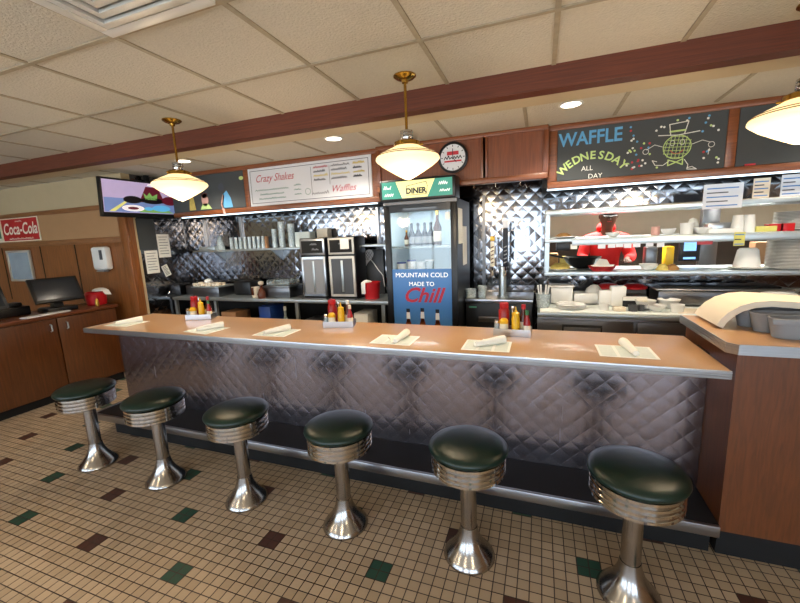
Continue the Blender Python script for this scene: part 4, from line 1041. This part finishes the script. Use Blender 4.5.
def bowl(px, y, z, r, h, lb, m='ceramic', grp=None, name='bowl', cat='bowl', fill=None):
    b = MB(); b.lathe([(0, 0), (r*.45, 0), (r*.8, h*.45), (r, h), (r-.004, h), (r*.75, h*.5), (r*.4, .006), (0, .006)], seg=24)
    t = thing(name, lb, cat, (sx(px, y, z), y, z+.001), 0, grp); b.build('bowl', m, t)
    if fill: MB().lathe([(0, h*.8), (r*.5, h*.78), (r*.86, h*.62), (r*.6, h*.45), (0, h*.4)], seg=16).build('contents', fill, t)
    return t
def heap(px, y, z, r, h, m, lb, name='food', cat='food'):
    b = MB(); b.lathe([(0, h), (r*.4, h*.9), (r*.8, h*.5), (r, 0), (0, 0)], seg=12)
    for v in b.bm.verts: v.co += Vector((random.uniform(-1, 1), random.uniform(-1, 1), random.uniform(-.3, .6)))*r*.12 if v.co.z > .001 else Vector((0, 0, 0))
    return tag(b.build(name, m, None, (sx(px, y, z), y, z), ang=70), lb, cat)
# middle shelf
Z2 = 1.455
plate('plate', 565, 3.72, Z2, .12, 1, 'white plate with food at the left end of the middle pass shelf', 'plate')
heap(563, 3.72, Z2+.018, .07, .03, 'food', 'dark chopped food on the plate at the left of the middle pass shelf')
bowl(613, 3.68, Z2, .06, .035, 'small white bowl in front of the cook on the middle pass shelf')
cylthing('cup', sx(655, 3.72, Z2), 3.72, Z2+.001, .03, .07, 'chalkp', 'pinkish cup on the middle pass shelf', 'cup')
bowl(668, 3.72, Z2, .055, .05, 'white bowl right of the pinkish cup on the middle pass shelf')
cylthing('tumbler', sx(686, 3.68, Z2), 3.68, Z2+.001, .04, .09, 'white', 'white cup with a paper napkin behind it on the middle pass shelf', 'cup', None, .045)
heap(692, 3.80, Z2+.001, .05, .13, 'paper', 'peaked white paper napkins behind the white cup', 'paper_napkins', 'napkins')
bowl(702, 3.7, Z2, .065, .05, 'white wide bowl beside the white cup on the middle pass shelf')
boxthing('steel_pan', sx(717, 3.78, Z2), 3.78, Z2+.001, .16, .12, .08, 'steel', 'steel insert pan on the middle pass shelf', 'pan')
boxthing('white_tray', sx(721, 3.65, Z2), 3.65, Z2+.001, .19, .1, .035, 'ceramic', 'shallow white dish before the steel pan', 'dish')
for k, px in enumerate((736.5, 748)):
    cylthing('foam_cup_stack', sx(px, 3.66, Z2), 3.66, Z2+.001, .042, .13, 'white', ('left' if k == 0 else 'right')+' upturned foam cup stack on the middle pass shelf', 'cup stack', 'foam cups on the pass shelf', .03)
boxthing('yellow_box', sx(763, 3.66, Z2), 3.66, Z2+.001, .12, .1, .04, 'note', 'flat yellow box right of the foam cups', 'box')
for k, px in enumerate((773, 784)):
    boxthing('snack_box', sx(px, 3.66, Z2), 3.66, Z2+.001, .085, .08, .055, 'red', ('left' if k == 0 else 'right')+' red packet right of the yellow box', 'packet')
plate('plate', 800, 3.82, Z2, .16, 13, 'white plate in the stack at the right end of the middle pass shelf', 'plate', grp='plate stack on the middle pass shelf')
# notices hung from the top shelf
def notice(px0, px1, z0, z1, y, m, lb, lines=5, name='order_notice'):
    x0, x1 = xat(px0, y, (z0+z1)/2), xat(px1, y, (z0+z1)/2); w = (x1-x0)/2
    b = MB(); b.box(-w, w, 0, .002, 0, z1-z0, mi=0); tf = YP(-.0008)
    for k in range(lines): b.stroke([(-w*.8, (z1-z0)*(.82-.7*k/max(1, lines-1))), (w*(.75-.5*(k % 2)), (z1-z0)*(.82-.7*k/max(1, lines-1)))], .008, tf, 1+(k % 2))
    return tag(b.build(name, [m, 'fblue', 'ink'], None, ((x0+x1)/2, y, z0), smooth=False), lb, 'notice')
notice(703, 743, 1.64, 1.82, PY0-.0025, 'wb', 'large white notice with blue writing hung on the top pass shelf')
notice(753, 770, 1.70, 1.84, PY0-.0025, 'cream', 'small cream notice right of the large white notice')
notice(781, 803, 1.70, 1.85, PY0-.0025, 'wb', 'pale notice at the right edge of the top pass shelf')
for k, px in enumerate((602, 612, 620, 628, 637, 650, 661)):
    notice(px-4, px+3.4, 1.365+.004*(k % 3), 1.40, PY0-.0142, 'wb', 'short order ticket hanging from the rail in front of the cook', 0, 'order_ticket')['group'] = 'order tickets on the rail'
n_ = notice(734, 745, 1.36, 1.46, PY0-.016, 'note', 'yellow order slip curling off the middle pass shelf', 3)
t = thing('ticket_printer', 'dark ticket printer hung below the middle pass shelf at left', 'printer', (sx(563, PY0+.03, 1.40), PY0+.03, 1.355))
MB().box(-.055, .055, -.04, .06, .0, .068, .005).build('case', 'black', t); MB().box(.058, .11, -.04, .0, .01, .05, .003).build('side_label', 'paper', t)
boxthing('price_label', sx(705, PY0-.02, 1.39), PY0-.0137, 1.375, .10, .003, .025, 'ketchup', 'dark red label strip on the ticket rail', 'label', bev=0)
# bottom shelf
Z3 = 1.17
plate('plate', 562, 3.74, Z3, .13, 1, 'white plate of food at the left end of the bottom pass shelf', 'plate')
heap(560, 3.74, Z3+.018, .09, .05, 'salad', 'yellowish food piled on the left plate of the bottom pass shelf')
t = thing('wok', 'black wide pan on the bottom pass shelf', 'pan', (sx(583, 3.80, Z3), 3.93, Z3+.001))
MB().lathe([(0, 0), (.06, 0), (.13, .05), (.165, .105), (.16, .107), (.125, .055), (.055, .006), (0, .006)], seg=28).build('pan', 'wok', t)
MB().tube([(-.16, 0, .1), (-.3, .05, .13)], .01, 8).build('handle', 'black', t)
t = thing('red_basket', 'red food basket with paper liner in front of the cook', 'basket', (sx(602, 3.68, Z3), 3.68, Z3+.001))
MB().lathe([(0, 0), (.08, 0), (.11, .04), (.113, .043), (.106, .042), (.076, .004), (0, .004)], seg=20).build('basket', 'red', t)
b = MB(); b.quad([(-.07, -.05, .03), (.07, -.05, .03), (.1, .03, .05), (-.09, .02, .045)]); b.quad([(-.07, .0, .03), (.07, 0, .03), (.04, .04, .09), (-.02, .05, .10)]); b.build('liner', 'paper', t, smooth=False)
bowl(648, 3.72, Z3, .07, .05, 'white bowl right of the cook on the bottom pass shelf')
for k, px in enumerate((662, 672)): heap(px, 3.7, Z3+.001, .05, .05, ['salad', 'food'][k], ['yellow wrapped food on the bottom pass shelf', 'browned sandwich on the bottom pass shelf'][k])
plate('plate', 746, 3.72, Z3, .115, 1, 'white plate under the upturned bowl on the bottom pass shelf', 'plate')
tag(MB().lathe([(0, 0), (.085, 0), (.065, .13), (.05, .145), (0, .145)], seg=24).build('upturned_bowl', 'ceramic', None, (sx(746, 3.72, Z3), 3.72, Z3+.0185)), 'tall upturned white bowl on a plate at the bottom pass shelf', 'bowl')
plate('plate', 790, 3.74, Z3, .15, 21, 'white plate in the tall stack at the right of the bottom pass shelf', 'plate', grp='tall plate stack on the bottom pass shelf')

# ------------------------------------------------------------ prep counter on the right
ZW = .88; WY0 = 3.27
t = thing('prep_counter', 'stainless refrigerated prep counter with white board under the pass', 'prep counter', (1.2, 3.6, 0))
wx0 = -.015
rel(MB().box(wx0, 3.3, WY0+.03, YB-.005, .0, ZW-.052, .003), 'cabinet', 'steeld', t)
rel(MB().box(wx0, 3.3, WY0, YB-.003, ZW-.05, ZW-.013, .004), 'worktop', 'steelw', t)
rel(MB().box(wx0+.02, 3.28, WY0+.005, 3.62, ZW-.0125, ZW, .003), 'cutting_board', 'board', t)
for px0, px1 in ((541, 633), (637, 720)):
    a, c = xat(px0, WY0, .7), xat(px1, WY0, .7)
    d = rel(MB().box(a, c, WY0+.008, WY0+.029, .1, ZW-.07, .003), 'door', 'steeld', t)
a, c = xat(562, WY0, .7), xat(602, WY0, .7)
rel(MB().box(a, c, WY0+.003, WY0+.0075, .5, .775, .001), 'door_frame', 'blackm', t)
rel(MB().box(a+.012, c-.012, WY0-.002, WY0+.0028, .5, .755, .001), 'hatch', 'steeld', t)
ZW += .001
def item(px, y, w, h, m, lb, name, cat, d=None, **k): return boxthing(name, sx(px, y, ZW), y, ZW, w, d or w, h, m, lb, cat, **k)
t = thing('utensil_holder', 'clear holder of pale utensils at the left of the prep counter', 'utensil holder', (sx(543, 3.45, ZW), 3.45, ZW))
MB().lathe([(0, 0), (.05, 0), (.062, .12), (.058, .12), (.046, .005), (0, .005)], seg=18).build('holder', 'clearc', t)
for k in range(6):
    a = k*PI/3; MB().tube([(.02*math.cos(a), .02*math.sin(a), .01), (.045*math.cos(a), .045*math.sin(a), .19)], .008, 6).build('utensil', 'white', t)
for k in range(4):
    plate('plate', 571, 3.42, ZW+k*.008, .115, 1, 'white plate in the low stack at the front of the prep counter', 'plate', grp='low plate stack on the prep counter')
for i, (px, y, w, h, m, lb, nm, cat) in enumerate((
    (561, 3.72, .18, .15, 'white', 'white lidded container behind the low plate stack', 'food_container', 'container'),
    (585, 3.74, .2, .09, 'white', 'low white container right of the lidded one', 'food_container', 'container'),
    (604, 3.60, .09, .13, 'ceramic', 'white square tub left of the taller white tub', 'food_tub', 'tub'),
    (617, 3.60, .11, .165, 'ceramic', 'tall white square tub in the middle of the prep counter', 'food_tub', 'tub'),
    (632, 3.62, .17, .09, 'black', 'black and white carton on the prep counter', 'carton', 'carton'))):
    d = min(w, .18); o_ = item(px, y, w, h, m, lb, nm, cat, d, bev=.008)
tag(MB().box(-.10, .10, -.1, .1, 0, .012, .004).build('container_lid', 'white', None, (sx(561, 3.72, ZW), 3.72, ZW+.151)), 'white lid on the container behind the plates', 'lid')
tag(MB().box(-.086, .086, -.002, .0, 0, .035).build('carton_band', 'paper', None, (sx(632, 3.62, ZW), 3.528, ZW+.055)), 'white band across the black carton', 'band')
heap(594, 3.74, ZW+.091, .075, .07, 'cloth', 'crumpled white cloth on the low white container', 'crumpled_cloth', 'cloth')
for k, px in enumerate((608, 634)):
    t = thing('red_lid_tub', ('left' if k == 0 else 'right')+' red-lidded tub at the back of the prep counter', 'tub', (sx(px, 3.80, ZW+.1), 3.80, ZW), 0, 'red-lidded tubs')
    MB().box(-.08, .08, -.08, .08, 0, .12, .01).build('tub', 'greyd', t); MB().lathe([(0, .121), (.1, .121), (.1, .135), (.06, .16), (0, .165)], seg=20).build('lid', 'red', t)
for k, (px, m, r, h, lb) in enumerate(((604, 'white', .032, .06, 'small white cup with a dark mark at the front of the prep counter'), (633, 'greyd', .032, .05, 'small dark cup at the front of the prep counter'), (641, 'greyd', .025, .045, 'smaller dark cup beside the small dark cup'), (677, 'ceramic', .04, .06, 'patterned cup near the cream paper'))):
    c_ = cylthing('small_cup', sx(px, 3.37, ZW), 3.37+.02*(k == 2), ZW, r, h, m, lb, 'cup', None, r*1.15)
boxthing('butter_dish', sx(619, 3.37, ZW), 3.37, ZW, .085, .07, .03, 'cream', 'small cream dish between the two small cups', 'dish')
bowl(656, 3.38, ZW, .065, .05, 'white bowl of dark sauce on the prep counter', fill='sauce')
bowl(645, 3.48, ZW, .075, .07, 'white bowl holding yellow food on the prep counter', fill='salad')
bowl(668, 3.54, ZW, .08, .07, 'plain white bowl right of the yellow food bowl')
t = thing('hotel_pan', 'long dark steel roasting pan under the pass shelf at right', 'pan', (sx(713, 3.74, ZW), 3.76, ZW))
b = MB(); b.box(-.42, .42, -.15, .15, 0, .13, .02); b.build('pan', 'steeld', t); MB().box(-.44, .44, -.165, .165, .131, .145, .005).build('rim', 'steel', t); MB().box(-.38, .38, -.12, .12, .146, .16, .006).build('cover', 'wok', t)
plate('plate', 778, 3.45, ZW+.1, .1, 3, 'white plate in the short pile near the grey bin', 'plate', grp='short plate pile behind the grey bin')
boxthing('crate', sx(778, 3.45, ZW), 3.45, ZW, .22, .2, .10, 'greyd', 'dark crate under the short plate pile', 'crate')
b = MB(); b.prism([(-.14, -.1), (.16, -.09), (.2, .08), (-.1, .1)], 'z', 0, .004); tag(b.build('paper_sheet', 'cream', None, (sx(700, 3.40, ZW)-.02, 3.42, ZW), 0), 'loose cream paper at the right of the prep counter', 'paper')

# ------------------------------------------------------------ kitchen background
b = MB(); b.box(-.9, 3.8, 5.55, 6.4, 0, .9, .01)
t = thing('cook_line', 'dark kitchen cook line against the far kitchen wall', 'stove', (1.4, 5.9, 0)); rel(b, 'range', 'steeld', t)
rel(MB().box(-.9, 3.8, 6.42, 6.49, .9, 1.40), 'splashback', 'kdark', t)
t = thing('kitchen_hood', 'pale steel extractor hood in the kitchen', 'hood', (1.4, 5.8, 1.9))
rel(MB().prism([(5.3, 1.92), (6.48, 1.92), (6.48, 2.34), (5.5, 2.34)], 'x', -.9, 3.8), 'canopy', 'steelw', t)
t = thing('kitchen_display', 'glowing blue order screen in the kitchen', 'screen', (xat(690, 4.45, 1.3), 4.45, 1.18))
MB().box(-.085, .085, 0, .04, .0, .26, .006).build('case', 'black', t); MB().box(-.05, .05, -.003, -.0005, .10, .24).build('screen', 'scr2', t); MB().box(-.05, .05, -.003, -.0005, .02, .04).build('light_bar', 'scr2', t)
b = MB(); b.box(-.6, .6, -.22, .22, 0, 1.17, .01)
tag(MB().box(-1.9, 1.6, -.2, .2, 0, 1.13, .01).build('kitchen_table', 'steeld', None, (1.9, 4.36, 0)), 'steel kitchen work table behind the pass shelves', 'table')
boxthing('steel_column', xat(713, 4.5, 1.3), 4.64, 0, .14, .08, 2.33, 'steeld', 'vertical steel post in the kitchen beside the blue screen', 'post')
for k, (px, m, w, h, nm, lb, cat) in enumerate(((553, 'food', .1, .16, 'food_box', 'brown food tub in the kitchen behind the left pass shelf', 'tub'), (566, 'salad', .12, .12, 'food_box', 'yellowish food tub in the kitchen behind the left pass shelf', 'tub'), (650, 'steeld', .1, .2, 'steel_canister', 'steel canister in the kitchen right of the cook', 'canister'), (668, 'yellow', .07, .2, 'yellow_jug', 'yellow jug in the kitchen between the cook and the blue screen', 'jug'), (762, 'tin', .16, .22, 'carton', 'brown carton in the kitchen behind the upturned bowl', 'carton'))):
    boxthing(nm, xat(px, 4.4, 1.25), 4.4, 1.132, w, .12, h, m, lb, cat, bev=.01)

# ------------------------------------------------------------ the cook
def skinmesh(name, chains, m, parent, sub=2, hands=False):
    me = bpy.data.meshes.new(name); vs = []; es = []; rs = []; idx = {}
    for ch in chains:
        last = None
        for p, r in ch:
            key = tuple(round(c, 4) for c in p)
            if key not in idx: idx[key] = len(vs); vs.append(p); rs.append(r)
            i = idx[key]
            if last is not None and last != i: es.append((last, i))
            last = i
    me.from_pydata(vs, es, [])
    o = bpy.data.objects.new(name, me); COL.objects.link(o)
    o.modifiers.new('skin', 'SKIN').use_smooth_shade = True
    for i, r in enumerate(rs):
        me.skin_vertices[0].data[i].radius = (r, r) if not isinstance(r, tuple) else r
    me.skin_vertices[0].data[0].use_root = True
    s = o.modifiers.new('sub', 'SUBSURF'); s.levels = s.render_levels = sub
    bpy.context.view_layer.update()
    m2 = bpy.data.meshes.new_from_object(o.evaluated_get(bpy.context.evaluated_depsgraph_get()))
    bpy.data.objects.remove(o)
    m2.materials.clear(); m2.materials.append(MT[m]); m2.polygons.foreach_set('use_smooth', [True]*len(m2.polygons))
    o = bpy.data.objects.new(name, m2); COL.objects.link(o); o.parent = parent; return o
PXc, PYc = xat(606, 4.85, 1.5), 4.88
cook = thing('person', 'cook in a red hoodie and dark cap looking down behind the pass shelves', 'person', (PXc, PYc, 0))
pel = ((0, 0, .96), (.13, .1))
spine = [pel, ((0, .0, 1.12), (.13, .095)), ((0, -.02, 1.3), (.13, .085)), ((0, -.05, 1.40), (.09, .06)), ((0, -.08, 1.49), .052), ((0, -.12, 1.575), (.07, .075)), ((0, -.155, 1.64), (.098, .11)), ((0, -.15, 1.73), (.09, .105))]
ch = [spine]
for s in (-1, 1):
    ch.append([pel, ((s*.1, 0, .88), .085), ((s*.1, -.01, .5), .055), ((s*.1, .01, .1), .04), ((s*.1, -.12, .05), .035)])
    el = (s*.25, -.1, 1.20); wr = (s*.17, -.28, 1.20)
    ch.append([((0, -.05, 1.40), (.09, .06)), ((s*.165, -.04, 1.385), .045), (el, .042), (wr, .026), ((s*.155, -.37, 1.195), (.036, .018))])
    for k, (dx, L_) in enumerate(((-.03, .06), (-.01, .07), (.01, .065), (.028, .05))):
        ch.append([((s*.155, -.37, 1.195), (.036, .018)), ((s*.155+dx, -.40, 1.195), .009), ((s*.155+dx, -.40-L_*.6, 1.19), .008), ((s*.155+dx, -.40-L_, 1.175), .007)])
    ch.append([((s*.155, -.37, 1.195), (.036, .018)), ((s*.155-s*.045, -.37, 1.16), .010), ((s*.155-s*.06, -.40, 1.195), .008)])
body = skinmesh('body', ch, 'skin', cook)
hd = [[((0, .0, .90), (.155, .12)), ((0, .0, 1.12), (.155, .12)), ((0, -.02, 1.3), (.18, .125)), ((0, -.05, 1.42), (.155, .115)), ((0, -.07, 1.50), (.10, .095))]]
for s in (-1, 1): hd.append([((0, -.05, 1.42), (.155, .115)), ((s*.175, -.04, 1.40), .082), ((s*.25, -.1, 1.20), .062), ((s*.18, -.26, 1.20), .045)])
skinmesh('hoodie', hd, 'redcloth', cook)
skinmesh('hood', [[((0, -.04, 1.49), (.12, .09)), ((0, -.02, 1.55), (.105, .07)), ((0, .0, 1.60), (.075, .045))]], 'redcloth', cook)
b = MB(); b.lathe([(.092, 0), (.094, .03), (.075, .07), (.03, .088), (0, .09)], (0, 0, 0), 20)
b.prism([(-.07, -.07), (-.06, -.13), (0, -.155), (.06, -.13), (.07, -.07)], 'z', -.004, .004)
o_ = b.build('cap', 'blackm', cook); o_.location = (0, -.155, 1.69); o_.rotation_euler = (.30, 0, 0)
for s in (-1, 1):
    o_ = MB().lathe([(0, -.012), (.01, -.008), (.012, 0), (.01, .008), (0, .012)], seg=10).build('eye', 'tin', cook); o_.location = (s*.032, -.228, 1.65)
    o_ = MB().lathe([(0, -.028), (.01, -.02), (.014, 0), (.012, .018), (0, .026)], seg=10).build('ear', 'skin', cook); o_.location = (s*.082, -.145, 1.655)
o_ = MB().lathe([(0, -.02), (.016, -.014), (.01, .01), (0, .025)], seg=10).build('nose', 'skin', cook); o_.location = (0, -.245, 1.63)
o_ = MB().box(-.022, .022, -.004, .004, -.004, .004, .002).build('mouth', 'ketchup', cook); o_.location = (0, -.238, 1.598)

# ------------------------------------------------------------ light
wd = bpy.data.worlds.new('daylight'); scn.world = wd; wd.use_nodes = True
bg = wd.node_tree.nodes['Background']; sk = wd.node_tree.nodes.new('ShaderNodeTexSky')
sk.sky_type = 'HOSEK_WILKIE'; sk.sun_direction = (.3, -.5, .8); sk.turbidity = 3
mixn = wd.node_tree.nodes.new('ShaderNodeMix'); mixn.data_type = 'RGBA'; mixn.inputs['Factor'].default_value = .5
mixn.inputs['B'].default_value = (.7, .85, 1, 1); wd.node_tree.links.new(sk.outputs[0], mixn.inputs['A'])
wd.node_tree.links.new(mixn.outputs['Result'], bg.inputs[0]); bg.inputs[1].default_value = 7.0
for x in (.6, 2.4): lamp('kitchen_fill', 'AREA', (x, 5.0, ZS-.03), (1, .95, .86), 100, .5)  # unseen area lights added to brighten the kitchen behind the pass
scn.view_settings.view_transform = 'Standard'; scn.view_settings.look = 'None'
scn.view_settings.exposure = 0.9; scn.view_settings.gamma = 1; scn.view_settings.use_curve_mapping = False
scn.cycles.max_bounces = 8; scn.cycles.use_denoising = True
